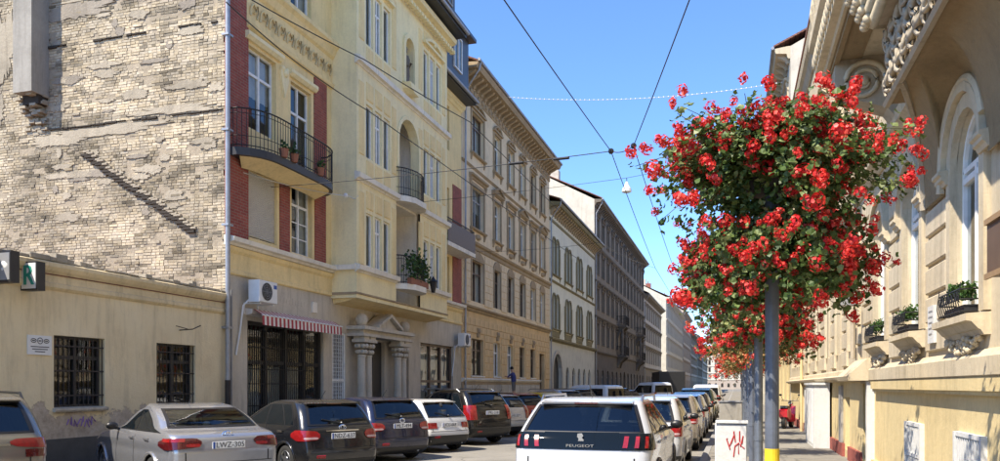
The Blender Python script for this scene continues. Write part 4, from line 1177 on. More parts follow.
# ------------------------------------------------------------------ right side: near stone house
RY1 = 37.5
rh_ = thing('stone_house', 'sunlit cream stone house with rusticated walls, arched windows and a coved balcony overhead', 'building', (RX, RY1, 0), R(-90))
def near_house():
    b = rh_; W, H = 52, 12.3
    X = lambda Y: RY1 - Y
    big = [9.4, 12.05, 14.55, 6.7, 4.0, 1.3, -1.4, -4.1, -6.8]
    nar = [18.0, 20.2, 22.4, 25.0, 27.6, 30.2, 32.8, 35.4]
    u_ops = [(X(Y) - .55, X(Y) + .55, 2.5, 4.7, .55, .13) for Y in big] + [(X(Y) - .42, X(Y) + .42, 2.5, 4.7, .42, .13) for Y in nar]
    s_ops = []
    for k in range(1):
        for Y in [17.2, 20.2, 23.2, 26.2, 29.2, 32.2, 35.2]: s_ops.append((X(Y) - .6, X(Y) + .6, 6.8 + k * 4.2, 9.2 + k * 4.2))
    wall(MB(), 0, W, 2.1, H, u_ops + s_ops, 0, .3).build('wall', 'stone_cream', b)
    base_ops = [(X(12.62), X(11.68), .35, 1.22, 0, .1), (X(9.95), X(8.95), .35, 1.22, 0, .1), (X(7.2), X(6.2), .35, 1.22, 0, .1), (X(16.9), X(15.75), .12, 1.8, 0, .5),
                (X(19.5), X(18.75), .3, 1.5, 0, .15), (X(26.4), X(25.4), .3, 1.6, 0, .2), (X(31.5), X(30.4), .12, 1.8, 0, .2)]
    wall(MB(), 0, W, 0, 1.84, base_ops, .03, .25).build('base_wall', 'base_yellow', b)
    MB().box(X(15.3), W, -.075, .04, 1.70, 1.84).box(X(15.3), W, -.045, .04, 1.655, 1.70).build('base_moulding', 'base_yellow', b)
    string_course(b, X(15.45), W, 1.84, [(.06, 0), (.09, .02), (.09, .2), (.05, .24), (.02, .28)], 'stone_cream', 'string_course')
    string_course(b, 0, X(17.0), 1.84, [(.06, 0), (.18, .05), (.2, .11), (.05, .15), (.04, .24), (.02, .28)], 'stone_cream', 'string_course')
    for a_, b_ in ((X(15.7), X(13.0)), (X(18.7), X(16.95)), (X(22), X(19.55)), (X(30.3), X(26.5)), (0, X(31.6))):
        MB().box(min(a_, b_), max(a_, b_), -.03, .04, .1, .42).build('plinth', 'plinth_red' if min(a_, b_) < X(16.9) else 'base_yellow', b)
    # rusticated piers
    tall = [(o[0] - .22, o[1] + .22, 2.1, o[3] + .2) for o in u_ops]
    blocks(b, X(16.5), X(11.3), 4.36, 5.35, .4, tall, 'stone_block', 1.4, proud=.05, g=.05, stagger=False)
    blocks(b, X(30), X(16.9), 2.16, 5.35, .4, tall, 'stone_block', 1.4, proud=.05, g=.05, stagger=False)
    blocks(b, X(16.5), X(10.0), 2.16, 4.36, .4, tall, 'stone_block', 1.4, proud=.05, g=.05, stagger=False)
    blocks(b, X(30), X(13.5), 5.9, 6.7, .4, [], 'stone_block', 1.2, proud=.075, g=.06)
    string_course(b, 0, X(11.2), 5.4, [(.03, 0), (.1, .08), (.2, .14), (.22, .28), (.04, .4)], 'stone_cream')
    for o in u_ops:
        xc, w_ = (o[0] + o[1]) / 2, o[1] - o[0]; rise = o[4]
        wdw = window(b, xc, 2.5, w_, o[3] - 2.5, .11, 'trans', 'white_frame', rise, curtain='half' if w_ > 1 else 'none')
        surround(b, xc, 2.5, w_, o[3] - 2.5, 'stone_cream', .16, .07, rise)
        if w_ > 1:
            m = MB(); po = arc_pts(-w_ / 2 - .26, w_ / 2 + .26, o[3] - 2.5 + .26, rise + .26); pi_ = arc_pts(-w_ / 2 - .17, w_ / 2 + .17, o[3] - 2.5 + .17, rise + .17)
            for q in range(len(po) - 1): m.prism([po[q], po[q + 1], pi_[q + 1], pi_[q]], -.13, .01, 'y')
            m.build('archivolt', 'stone_cream', b, (xc, 0, 2.5))
            for s in (-1, 1):
                x0 = xc + s * (w_ / 2 + .22) - .16
                MB().prism([(.02, 0), (-.09, 0), (-.11, .04), (-.14, .06), (-.14, .1), (-.17, .12), (-.17, .16), (.02, .18)], x0, x0 + .32, 'x').build('impost', 'stone_cream', b, (0, 0, o[3] - rise - .1))
            # sill on a moulded corbel with a festoon below
            sl = MB().prism([(.28, 0), (-.06, 0), (-.09, .05), (-.11, .06), (-.17, .13), (-.22, .14), (-.22, .21), (.28, .24)], xc - .70, xc + .70, 'x').build('window_sill', 'stone_cream', b, (0, 0, 2.26))
            m = MB(); rr = random.Random(int(xc * 10))
            for k in range(95):
                u = rr.uniform(-1, 1); zz = .0 - (1 - .75 * u * u) * .17 * rr.random(); m.ball((u * .56, -.05 - rr.random() * .05, zz - .01), rr.uniform(.014, .036), 6, 4)
            m.build('festoon', 'stone_cream', sl, (xc, 0, 0), smooth=True)
    for o in s_ops: window(b, (o[0] + o[1]) / 2, o[2], 1.2, 2.4, .28, 'trans', 'white_frame'); surround(b, (o[0] + o[1]) / 2, o[2], 1.2, 2.4, 'stone_cream', .16, .08); put(b, 'ped', 'stone_cream', (o[0] + o[1]) / 2, o[3] + .3, 1.9, 'window_hood')
    # basement grilles
    for o in base_ops[:3]:
        xc, w_ = (o[0] + o[1]) / 2, o[1] - o[0]
        m = MB()
        for s in (-1, 1): m.box(xc + s * w_ / 2 - .03, xc + s * w_ / 2 + .03, -.03, .06, .33, 1.24)
        for z in (.33, .76, 1.19): m.box(xc - w_ / 2 + .03, xc + w_ / 2 - .03, -.02, .05, z, z + .05)
        n = int(w_ / .085)
        for i in range(1, n): m.box(xc - w_ / 2 + i * w_ / n - .012, xc - w_ / 2 + i * w_ / n + .012, -.012, .012, .38, 1.19)
        g = m.build('basement_grille', 'white_paint', b)
        MB().box(xc - w_ / 2 + .005, xc + w_ / 2 - .005, .11, .12, .36, 1.21).build('grille_back', 'white_paint', g)
    # street door in its recess with a little stone hood
    dr = MB().box(X(16.85), X(15.8), .45, .5, .12, 1.84).build('street_door', 'brown_frame', b)
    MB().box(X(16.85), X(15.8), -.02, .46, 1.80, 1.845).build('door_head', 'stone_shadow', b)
    MB().box(X(15.68), X(15.55), -.1, .05, .1, 1.84).build('door_jamb', 'white_paint', b)
    MB().prism([(.02, 1.85), (-.42, 1.85), (-.44, 1.93), (-.1, 2.25), (.02, 2.28)], X(17.0), X(15.5), 'x').build('door_hood', 'stone_cream', b)
    for i, o in enumerate(base_ops[4:]):
        MB().box(o[0], o[1], .03 + o[5] - .03, .03 + o[5], o[2], o[3]).build('cellar_door', ('brown_frame', 'grey_frame', 'white_frame')[i], b)
    MB().box(X(20.3), X(19.85), -.02, .035, .3, 1.75).build('notice_panel', 'grey_frame', b)
    MB().box(X(29.6), X(26.9), -.05, .03, .12, 1.72).build('white_panel', 'white_paint', b)
    # rainwater pipe
    MB().tube([(X(17.15), -.12, 12), (X(17.15), -.12, 2.3)], .05, 8).build('downpipe', 'stone_shadow', b)
    MB().tube([(X(29.9), -.12, 12), (X(29.9), -.12, .13)], .05, 8).build('downpipe', 'base_yellow', b)
    string_course(b, 0, W, H - .5, [(.05, 0), (.1, .1), (.16, .3), (.26, .4), (.3, .6), (.1, .8)], 'stone_cream', 'cornice')
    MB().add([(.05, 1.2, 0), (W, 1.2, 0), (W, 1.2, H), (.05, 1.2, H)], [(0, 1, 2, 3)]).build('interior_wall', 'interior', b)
    MB().add([(0, 0, 0), (0, 12, 0), (0, 12, H), (0, 0, H)], [(3, 2, 1, 0)]).add([(W, 0, 0), (W, 12, 0), (W, 12, H), (W, 0, H)], [(0, 1, 2, 3)]).add([(0, 12, 0), (W, 12, 0), (W, 12, H), (0, 12, H)], [(3, 2, 1, 0)]).build('party_wall', 'stone_cream', b)
    MB().prism([(-.3, H + .3), (-.3, H + .4), (6, H + 2.2), (12, H + .4), (12, H + .3)], 0, W, 'x').build('roof', 'roof_tiles', b)
    # coved bay base: quarter cove rising from the wall to the bay edge, wrapping round its far end
    out, zlo0, zhi = .62, 4.0, 5.15
    xw, xn = X(11.15), X(-8)
    def spring(Y):
        z = zlo0
        for c in big:
            d_ = abs(Y - c)
            if d_ < .84: z = max(z, 4.15 + math.sqrt(.84 ** 2 - d_ * d_))
        return min(z, 5.05)
    n = 12
    Ys = [11.15 - .075 * q for q in range(int(19 / .075))]
    rows = []
    for i in range(n + 1):
        th = PI / 2 * i / n; row = []
        for Y in Ys:
            f = 1 - math.cos(th); zl_ = spring(Y); w_ = max(0, 1 - (11.15 - Y) / 3.2)
            row.append((X(Y - 1.55 * f * w_), -out * f - .075 * (1 - f), zl_ + (zhi - zl_) * math.sin(th)))
        rows.append(row)
    MB().grid(rows).build('bay_cove', 'soffit_shadow', b, smooth=True)
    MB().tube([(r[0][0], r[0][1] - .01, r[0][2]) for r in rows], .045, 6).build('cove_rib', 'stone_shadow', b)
    for c in (9.4, 6.7):
        MB().tube([(X(Y), -.09, spring(Y)) for Y in Ys if abs(Y - c) < .86], .05, 6).build('lunette_rib', 'stone_cream', b)
    # sloping frieze with leaf ornament above the cove edge
    MB().prism([(0, 5.16), (-.62, 5.16), (-.62, 5.98), (0, 5.98)], X(10.4), xn, 'x').build('bay_frieze', 'soffit_shadow', b)
    MB().tube([(X(10.4), -.64, 5.16), (xn, -.64, 5.16)], .05, 6).build('bay_bead', 'stone_shadow', b)
    rr = random.Random(5); lms = []
    for q in range(5):
        om = MB(); a0 = q * 1.3
        for br_ in range(4):
            a1 = a0 + br_ * 1.5
            om.tube([(.17 * t_ * math.cos(a1 + t_ * 1.8), -.02 - .03 * math.sin(3 * t_), .17 * t_ * math.sin(a1 + t_ * 1.8)) for t_ in (0, .3, .6, .85, 1.0)], .045, 5, .015)
        om.ball((0, -.02, 0), .055)
        lms.append(om.mesh('leaf_ornament', 'stone_shadow', True))
    for i in range(13):
        for j in range(3):
            f = .2 + .3 * j
            link('leaf_ornament', lms[rr.randrange(5)], b, (X(10.25) + i * .33 + .16 * (j % 2), -.63, 5.2 + .88 * f), (0, rr.uniform(-.5, .5), 0))
    # balcony slab above with mouldings, panelled soffit
    MB().prism([(.02, 6.52), (-1.08, 6.52), (-1.1, 6.58), (-1.2, 6.6), (-1.22, 6.92), (-1.3, 6.97), (-1.3, 7.12), (.02, 7.15)], X(13.1), xn, 'x').build('balcony_slab', 'stone_cream', b)
    for q in ((6.45, -.95), (6.48, -.12)): MB().box(X(12.9), X(10.45), q[1] - .07, q[1], 6.44, 6.525).build('soffit_moulding', 'soffit_shadow', b)
    om = MB()
    for i in range(26): om.ball((X(13.1) + .12 + i * .2, -1.22, 6.76), .085, 7, 5, (1, .5, 1.4))
    om.build('fascia_ornament', 'stone_cream', b, smooth=True)
    MB().box(X(12.95), X(10.1), -1.04, -.64, 6.498, 6.516).build('soffit_shade_panel', 'soffit_shadow', b)  # thin dark sheet added to deepen the shade under the slab
    bl = MB().lathe([(.09, 0), (.09, .08), (.05, .12), (.1, .35), (.06, .65), (.09, .72)], 10).mesh('baluster', 'stone_cream')
    for i in range(40): link('baluster', bl, b, (X(13) + i * .3, -1.2, 7.15))
    MB().box(X(13.1), xn, -1.3, -1.1, 7.87, 8.02).build('balustrade_rail', 'stone_cream', b)
    # volute consoles carrying the slab
    def console(x0, w_, sc=1.0):
        c = MB()
        pts = []
        for i in range(40):
            th = i * .36; r = (.30 - .0066 * i) * sc
            pts.append((-.62 + r * math.cos(th), 6.16 + r * math.sin(th)))
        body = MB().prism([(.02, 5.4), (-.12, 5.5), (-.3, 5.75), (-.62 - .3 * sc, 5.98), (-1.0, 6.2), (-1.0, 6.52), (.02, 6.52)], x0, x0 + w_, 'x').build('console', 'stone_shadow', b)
        MB().tube([(x0 + w_ + .02, p[0], p[1]) for p in pts], .045, 6, .02).ball((x0 + w_ + .02, -.62, 6.16), .08).build('volute', 'stone_cream', body, smooth=True)
    console(X(12.75), .42)
    # stacked mouldings turning in under the slab
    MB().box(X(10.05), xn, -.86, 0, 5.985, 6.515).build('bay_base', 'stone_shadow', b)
    for i in range(4):
        MB().tube([(X(10.1) - .045 * i, -.84 - .05 * i, 6.03 + .125 * i), (X(10.1) - .045 * i, -.02, 6.03 + .125 * i)], .068, 8).build('torus_moulding', 'stone_cream', b, smooth=True)
        MB().tube([(X(10.1) - .045 * i, -.84 - .05 * i, 6.03 + .125 * i), (xn, -.84 - .05 * i, 6.03 + .125 * i)], .066, 8).build('torus_moulding', 'stone_cream', b, smooth=True)
    bd = MB().ball((0, 0, 0), .06).mesh('bead', 'stone_cream', True)
    for i in range(5):
        for j in range(3): link('bead', bd, b, (X(10.16) - .04 * i + .11 * j, -.92 - .05 * i, 6.03 + .125 * i))
    # upper bay body
    MB().box(X(10.4), xn, -.95, .02, 7.16, 14).build('bay_wall', 'stone_cream', b)
near_house()
def on_right(Y, z, out=0): return (RX - out, Y, z)
for Y, lb in ((9.4, 'iron window box with green plants beside the brown board'), (12.05, 'iron window box with green plants by the white plaque'), (14.55, 'iron window box with green plants next to the wall lamp')):
    p = thing('window_box', lb, 'window box', on_right(Y, 2.5, .06), R(-90), 'iron window boxes'); p.scale = (.86, .86, .86)
    m = MB()
    for k in range(11): x = -.5 + k / 10; m.tube([(x, -.16, 0), (x, -.19, .12), (x, -.16, .3 + (.06 if k % 5 == 0 else 0))], .006, 4)
    for z in (.02, .16, .28): m.tube([(-.5, .04, z), (-.5, -.165, z), (.5, -.165, z), (.5, .04, z)], .010, 4)
    for k in range(7):
        x = -.40 + k * .133; m.tube([(x + .05 * math.cos(q * .7), -.18, .2 + .05 * math.sin(q * .7)) for q in range(10)], .006, 4)
    m.build('iron_rail', 'iron', p)
    MB().box(-.45, .45, -.11, .04, .005, .10).build('trough', 'black_plastic', p)
    plants(p, [(x * .11, -.04, .24 + random.random() * .12, .05, .035) for x in range(-4, 5)], 330, .028, cols=((.05, .11, .025), (.09, .15, .035), (.03, .07, .015)))
s = thing('name_plaque', 'small white stone plaque between two window boxes', 'plaque', on_right(10.78, 2.28, 0), R(-90))
MB().box(-.15, .15, -.085, .0, 0, .46).build('board', 'white_paint', s)
for i, q in enumerate((.2, .22, .18, .2, .16)): MB().box(-q / 2, q / 2, -.0875, -.085, .38 - i * .07, .40 - i * .07).build('text_line', 'grey_plastic', s)
s = thing('hanging_board', 'brown wooden sign board hung on the near stone wall', 'sign', on_right(7.72, 2.73, .09), R(-90))
MB().box(-.3, .3, -.13, .02, 0, .50).build('board', 'brown_frame', s); MB().box(-.32, .32, -.15, -.13, -.02, .03).build('frame_rail', 'wood', s); MB().box(-.32, .32, -.15, -.13, .47, .52).build('frame_rail', 'wood', s)
s = thing('wall_lamp', 'small grey box lamp on the rusticated wall above the street door', 'lamp', on_right(16.35, 3.3, .05), R(-90))
MB().tube([(0, .02, .2), (0, -.15, .3), (0, -.3, .22)], .02, 6).build('arm', 'grey_plastic', s); MB().box(-.16, .16, -.42, -.15, .0, .2).build('lamp_head', 'grey_plastic', s)
s = thing('white_porch_box', 'white painted porch box standing out from the yellow base wall', 'porch', (RX - .22, 23.2, .12), 0)
MB().box(-.2, .19, -1.2, 1.2, 0, 1.66).build('casing', 'white_paint', s); MB().box(-.24, .19, -1.25, 1.25, 1.66, 1.72).build('cap', 'white_paint', s); MB().box(-.212, -.2, -.9, .9, .1, 1.55).build('door_leaf', 'white_frame', s)
street_house('sunny_house', 'cream house on the sunny side just past the stone house', RX, 38, 26, 17.3, 3, 8, 'far_cream', 'stone_cream', 'R', 'base_yellow', 4.6)
street_house('sunny_rose_house', 'rose house midway down the sunny side', RX, 64.5, 34, 18, 4, 10, 'far_rose', 'far_cream', 'R', None, 4.6)
street_house('sunny_far_house', 'pale house far down the sunny side', RX, 99, 40, 17, 4, 11, 'far_cream', 'far_grey', 'R', None, 4.6)
street_house('sunny_last_house', 'long grey house near the far end of the sunny side', RX, 150, 90, 19, 4, 22, 'far_grey', 'far_cream', 'R', None, 4.6)
# ------------------------------------------------------------------ cars
def pchip(xs, ys):
    n = len(xs); h = [xs[i + 1] - xs[i] for i in range(n - 1)]; d = [(ys[i + 1] - ys[i]) / h[i] for i in range(n - 1)]
    m = [d[0]] + [0] * (n - 2) + [d[-1]]
    for i in range(1, n - 1):
        if d[i - 1] * d[i] > 0:
            w1, w2 = 2 * h[i] + h[i - 1], h[i] + 2 * h[i - 1]; m[i] = (w1 + w2) / (w1 / d[i - 1] + w2 / d[i])
    def f(x):
        x = min(max(x, xs[0]), xs[-1]); i = 0
        while i < n - 2 and x > xs[i + 1]: i += 1
        t_ = (x - xs[i]) / h[i]; t2, t3 = t_ * t_, t_ ** 3
        return (2 * t3 - 3 * t2 + 1) * ys[i] + (t3 - 2 * t2 + t_) * h[i] * m[i] + (-2 * t3 + 3 * t2) * ys[i + 1] + (t3 - t2) * h[i] * m[i + 1]
    return f
SPECS = {
 'hatch': dict(lv=[(.18, .16, 4.05, .78), (.28, .04, 4.18, .85), (.48, .0, 4.22, .875), (.66, .03, 4.16, .88), (.8, .06, 3.95, .88), (.93, .10, 3.35, .865), (1.0, .14, 3.05, .845), (1.2, .27, 2.62, .785), (1.36, .42, 2.25, .72), (1.45, .58, 1.95, .665), (1.485, .85, 1.7, .60)],
               belt=.98, top=1.40, wb=(.78, 3.38), wr=.315, glass=(1.0, 1.38)),
 'old_hatch': dict(lv=[(.2, .12, 3.7, .74), (.3, .03, 3.78, .80), (.5, .0, 3.8, .815), (.68, .06, 3.75, .82), (.82, .09, 3.3, .815), (.92, .13, 2.85, .80), (1.1, .30, 2.5, .745), (1.28, .48, 2.15, .685), (1.36, .62, 1.9, .64), (1.395, .85, 1.65, .57)],
               belt=.9, top=1.31, wb=(.68, 3.02), wr=.285, glass=(.93, 1.29)),
 'sedan': dict(lv=[(.18, .18, 4.55, .8), (.3, .05, 4.66, .89), (.5, .0, 4.7, .915), (.72, .0, 4.64, .92), (.86, .03, 4.3, .915), (.95, .06, 3.75, .90), (1.0, .12, 3.4, .88), (1.035, .34, 3.2, .86), (1.06, .52, 3.1, .845), (1.2, .80, 2.82, .79), (1.33, 1.12, 2.55, .735), (1.41, 1.42, 2.3, .68), (1.45, 1.7, 2.35, .60)],
               belt=1.0, top=1.36, wb=(.95, 3.72), wr=.32, glass=(1.085, 1.37)),
 'suv': dict(lv=[(.24, .16, 4.28, .8), (.34, .04, 4.4, .89), (.55, .0, 4.45, .915), (.8, .02, 4.4, .92), (.95, .05, 4.2, .92), (1.06, .08, 3.5, .905), (1.13, .11, 3.2, .885), (1.35, .25, 2.82, .82), (1.52, .40, 2.45, .755), (1.6, .52, 2.15, .705), (1.635, .8, 1.85, .64)],
               belt=1.10, top=1.54, wb=(.85, 3.5), wr=.35, glass=(1.14, 1.53)),
 'crossover': dict(lv=[(.24, .16, 4.28, .84), (.34, .04, 4.4, .935), (.55, .0, 4.45, .965), (.8, .02, 4.4, .97), (.95, .05, 4.2, .968), (1.06, .09, 3.5, .95), (1.13, .14, 3.2, .93), (1.3, .30, 2.9, .86), (1.45, .46, 2.6, .79), (1.54, .58, 2.4, .745), (1.59, .72, 2.2, .70), (1.615, .95, 1.95, .62)],
             belt=1.10, top=1.52, wb=(.85, 3.5), wr=.35, glass=(1.14, 1.51)),
 'wagon': dict(lv=[(.2, .14, 4.3, .78), (.3, .03, 4.4, .85), (.5, .0, 4.43, .87), (.7, .03, 4.36, .875), (.84, .05, 4.0, .87), (.95, .08, 3.5, .855), (1.0, .1, 3.3, .84), (1.2, .24, 2.9, .765), (1.36, .4, 2.55, .72), (1.43, .52, 2.3, .67), (1.465, .8, 1.95, .61)],
               belt=.98, top=1.38, wb=(.85, 3.5), wr=.31, glass=(1.02, 1.37)),
 'van': dict(lv=[(.25, .1, 4.6, .86), (.35, .02, 4.7, .92), (.6, .0, 4.75, .95), (.9, .0, 4.65, .955), (1.1, .02, 4.2, .95), (1.2, .03, 3.95, .94), (1.5, .06, 3.5, .90), (1.75, .10, 3.15, .85), (1.88, .16, 2.95, .79), (1.94, .4, 2.6, .68)],
               belt=1.12, top=1.72, wb=(.95, 3.75), wr=.33, glass=(1.2, 1.7)),
}
def make_wheel(r, wdt=.2, n=24):
    key = ('wheel', r)
    if key in WC: return WC[key]
    ty = MB(); prof = [(r * .66, -wdt / 2), (r * .9, -wdt / 2 - .005), (r * .98, -wdt / 2 + .02), (r, -wdt / 4), (r, wdt / 4), (r * .98, wdt / 2 - .02), (r * .9, wdt / 2 + .005), (r * .66, wdt / 2)]
    ty.grid([[(q[0] * math.cos(2 * PI * k / n), q[1], q[0] * math.sin(2 * PI * k / n)) for k in range(n + 1)] for q in prof])
    ri = MB()
    prof = [(r * .67, -wdt / 2 + .01), (r * .62, -wdt / 2 - .002), (r * .58, -wdt / 2 + .02), (r * .56, wdt / 2)]
    ri.grid([[(q[0] * math.cos(2 * PI * k / n), q[1], q[0] * math.sin(2 * PI * k / n)) for k in range(n + 1)] for q in prof])
    for k in range(7):
        a0 = 2 * PI * k / 7; pts = []
        for (rr, ww) in ((.08, .028), (r * .62, .022)):
            for s in (-1, 1): pts.append((rr * math.cos(a0) - s * ww * math.sin(a0), rr * math.sin(a0) + s * ww * math.cos(a0)))
        ri.prism([pts[0], pts[1], pts[3], pts[2]], -wdt / 2 + .015, -wdt / 2 + .05, 'y')
    ri.prism([(.09 * math.cos(k * PI / 8), .09 * math.sin(k * PI / 8)) for k in range(16)], -wdt / 2 + .005, -wdt / 2 + .05, 'y')
    dk = MB().prism([(r * .56 * math.cos(k * PI / 8), r * .56 * math.sin(k * PI / 8)) for k in range(16)], -.02, .0, 'y')
    WC[key] = (ty.mesh('wheel', 'tyre', True), ri.mesh('rim', 'alloy'), dk.mesh('brake_disc', 'trim_black'))
    return WC[key]
PAINT = 0
def car(kind, label, rear, theta, col, plate=None, metal=0.0, cat='car', name='parked_car', group='cars parked along the street', detail=2, cladding=False, lights='corner', plate_z=None, rails=False, black_panel=False, badge=None, wiper=True, L=None, hscale=1.0, bar=None, inner=()):
    global PAINT
    PAINT += 1; pm = paint('car_paint_%02d' % PAINT, col, metal)
    sp = SPECS[kind]; lv = [(z * hscale, a_, b_, w_) for z, a_, b_, w_ in sp['lv']]
    zs = [q[0] for q in lv]; fr = pchip(zs, [q[1] for q in lv]); ff = pchip(zs, [q[2] for q in lv]); fw = pchip(zs, [q[3] for q in lv])
    LEN = max(q[2] for q in lv); half = LEN / 2
    dirv = (-math.sin(theta), math.cos(theta))
    root = thing(name, label, cat, (rear[0] + half * dirv[0], rear[1] + half * dirv[1], 0), PI / 2 + theta, group)
    zmax = zs[-1]; belt, top = sp['belt'] * hscale, sp['top'] * hscale
    A1, A2, A3, A4 = .25, .36, .80, .89
    def S(a_, z, off=0.0):
        sg = 1 if a_ >= 0 else -1; q = abs(a_)
        xr, xf, Wd = fr(z), ff(z), fw(z)
        rc, fc, cr, cf = .17, .32, .075, .22
        fc = min(fc, (xf - xr) * .3); rc = min(rc, (xf - xr) * .2)
        if q <= A1: f_ = q / A1; y = f_ * (Wd - rc); x = xr + cr * (y / Wd) ** 2
        elif q <= A2:
            f_ = (q - A1) / (A2 - A1); th = f_ * PI / 2; y0 = Wd - rc; x0 = xr + cr * (y0 / Wd) ** 2
            y = y0 + rc * math.sin(th); x = x0 + rc * (1 - math.cos(th)) + f_ * .0
        elif q <= A3:
            f_ = (q - A2) / (A3 - A2); x0 = xr + cr * ((Wd - rc) / Wd) ** 2 + rc; x1 = xf - cf - fc; x = x0 + (x1 - x0) * f_; y = Wd
        elif q <= A4:
            f_ = (q - A3) / (A4 - A3); th = f_ * PI / 2; y = Wd - fc * (1 - math.cos(th)); x = xf - cf - fc + fc * math.sin(th)
        else:
            f_ = (q - A4) / (1 - A4); y = (Wd - fc) * (1 - f_); x = xf - cf * (y / max(Wd - fc, .01)) ** 2
        k = (x - half) / half
        y *= 1 - .07 * abs(k) ** 3
        # character crease along the flank
        if A2 <= q <= A3: y -= .012 * math.exp(-((z - belt * .72) / .07) ** 2) * (1 if z < belt else 0)
        p = Vector((x - half, sg * y, z))
        if off:
            e = .004
            pa, pb = S(a_ + e, z), S(a_ - e, z); pc, pd = S(a_, min(z + .01, zmax)), S(a_, max(z - .01, zs[0]))
            n = (pb - pa).cross(pc - pd) if True else None
            if n.length > 1e-9:
                n.normalize(); c_ = Vector((p.x, p.y, (z - .6)))
                if n.dot(Vector((p.x, p.y, 0))) < 0: n = -n
                p = p + n * off
        return p
    def aside(x, z):       # parameter on the flank for a given distance from the rear
        Wd = fw(z); xr, xf = fr(z), ff(z); rc = min(.17, (xf - xr) * .2); fc = min(.32, (xf - xr) * .3)
        x0 = xr + .075 * ((Wd - rc) / Wd) ** 2 + rc; x1 = xf - .22 - fc
        return A2 + (A3 - A2) * min(1, max(0, (x - x0) / (x1 - x0)))
    na = 26 if detail < 2 else 44
    As = sorted(set([A1 * k / 6 for k in range(7)] + [A1 + (A2 - A1) * k / 5 for k in range(6)] + [A2 + (A3 - A2) * k / na for k in range(na + 1)] + [A3 + (A4 - A3) * k / 5 for k in range(6)] + [A4 + (1 - A4) * k / 5 for k in range(6)]))
    g0, g1 = sp['glass'][0] * hscale, sp['glass'][1] * hscale
    ag = A1 + (.04 if black_panel else .03 if kind == 'sedan' else .02); see = detail > 1
    As = sorted(set(As + [ag]))
    As = [-q for q in As[:0:-1]] + As
    nz = 18 if detail < 2 else 34
    Zs = sorted(set([round(zs[0] + (zmax - zs[0]) * k / nz, 4) for k in range(nz + 1)] + [round(z, 4) for z in zs] + [g0, g1, belt + .06, top + .02]))
    wheels = [(x - half, sp['wr']) for x in sp['wb']]
    m = MB(); rows = [[S(q, z) for q in As] for z in Zs]
    vs = [p for r in rows for p in r]; n = len(As); fs = []; lin = []
    for i in range(len(Zs) - 1):
        for k in range(n - 1):
            ids = (i * n + k, i * n + k + 1, (i + 1) * n + k + 1, (i + 1) * n + k)
            c = sum((vs[q] for q in ids), Vector()) / 4
            if any(math.hypot(c.x - wx, c.z - wr) < wr + .055 and abs(c.y) > .6 for wx, wr in wheels): continue
            am, zm = (abs(As[k]) + abs(As[k + 1])) / 2, (Zs[i] + Zs[i + 1]) / 2
            if see and ((am < ag and g0 < zm < g1) or (am > A4 and belt + .06 < zm < top + .02)): continue
            fs.append(ids)
            if zm > .6: lin.append(ids)
    # roof cap and floor: strips between mirrored points
    c0 = n // 2
    for base in ((len(Zs) - 1) * n, 0):
        for k in range(c0): fs.append((base + c0 + k, base + c0 + k + 1, base + c0 - k - 1, base + c0 - k))
    fs = [tuple(dict.fromkeys(f_)) for f_ in fs]; fs = [f_ for f_ in fs if len(f_) > 2]
    m.v = [tuple(p) for p in vs]; m.f = fs
    body = m.build('body', pm, root, smooth=True)
    if see:
        lm = MB(); lm.v = [(p.x * .985, p.y * .965, p.z - .018) for p in vs]; c1 = (len(Zs) - 1) * n
        lm.f = lin + [(c1 + c0 + k, c1 + c0 + k + 1, c1 + c0 - k - 1, c1 + c0 - k) for k in range(1, c0)]
        lm.build('lining', 'cabin_grey', root, smooth=True)
        MB().box(fr(.6) - half + .15, ff(belt) - half - .1, -.68, .68, .5, .52).build('cabin_floor', 'cabin_dark', root)
        rx = fr(belt) - half
        MB().box(rx + .06, rx + .5, -.62, .62, belt - .10, belt - .08).build('parcel_shelf', 'cabin_dark', root)
        bx0 = rx + (.75 if kind != 'sedan' else 1.2); sdz = 0 if kind != 'sedan' else -.14
        sb = MB().cbox(-.6, .6, -.10, .10, 0, .62, .05).build('rear_seat', 'cabin_dark', root, (bx0, 0, .5 * hscale + sdz), (0, 0, R(-90)))
        for yy in (-.38, .38): MB().ball((yy, 0, .72), .13, 8, 6, (1, .45, .75)).build('headrest', 'cabin_dark', sb, smooth=True)
        for yy in (-.36, .36):
            fs_ = MB().cbox(-.25, .25, -.09, .09, 0, .68, .06).build('front_seat', 'cabin_dark', root, (bx0 + .95, yy, .5 * hscale + sdz), (0, 0, R(-90)))
            MB().ball((0, 0, .78), .13, 8, 6, (1, .45, .8)).build('headrest', 'cabin_dark', fs_, smooth=True)
        MB().box(ff(belt) - half - .75, ff(belt) - half - .2, -.66, .66, belt - .15, belt + .02).build('dashboard', 'cabin_dark', root)
    def patch(name, fn, nu, nv, mat, off=.006, par=None):
        pm_ = MB()
        rnd_ = name in ('tail_lamp', 'reverse_lamp') and lights not in ('claw', 'box', 'tall')
        if rnd_: nu, nv = max(nu, 10), max(nv, 6)
        def sh(u, v_): return (u, .5 + (v_ - .5) * math.sqrt(max(.05, 1 - .9 * abs(2 * u - 1) ** 7))) if rnd_ else (u, v_)
        pm_.grid([[S(*fn(*sh(u / nu, v_ / nv)), off) for u in range(nu + 1)] for v_ in range(nv + 1)])
        return pm_.build(name, mat, par or root, smooth=True)
    cg = ('privacy_glass' if black_panel else 'clear_glass') if see else 'car_glass'
    rw = patch('rear_window', lambda u, v_: ((u * 2 - 1) * (ag + .004), g0 - .004 + (g1 - g0 + .008) * v_), 14, 8, cg, .006)
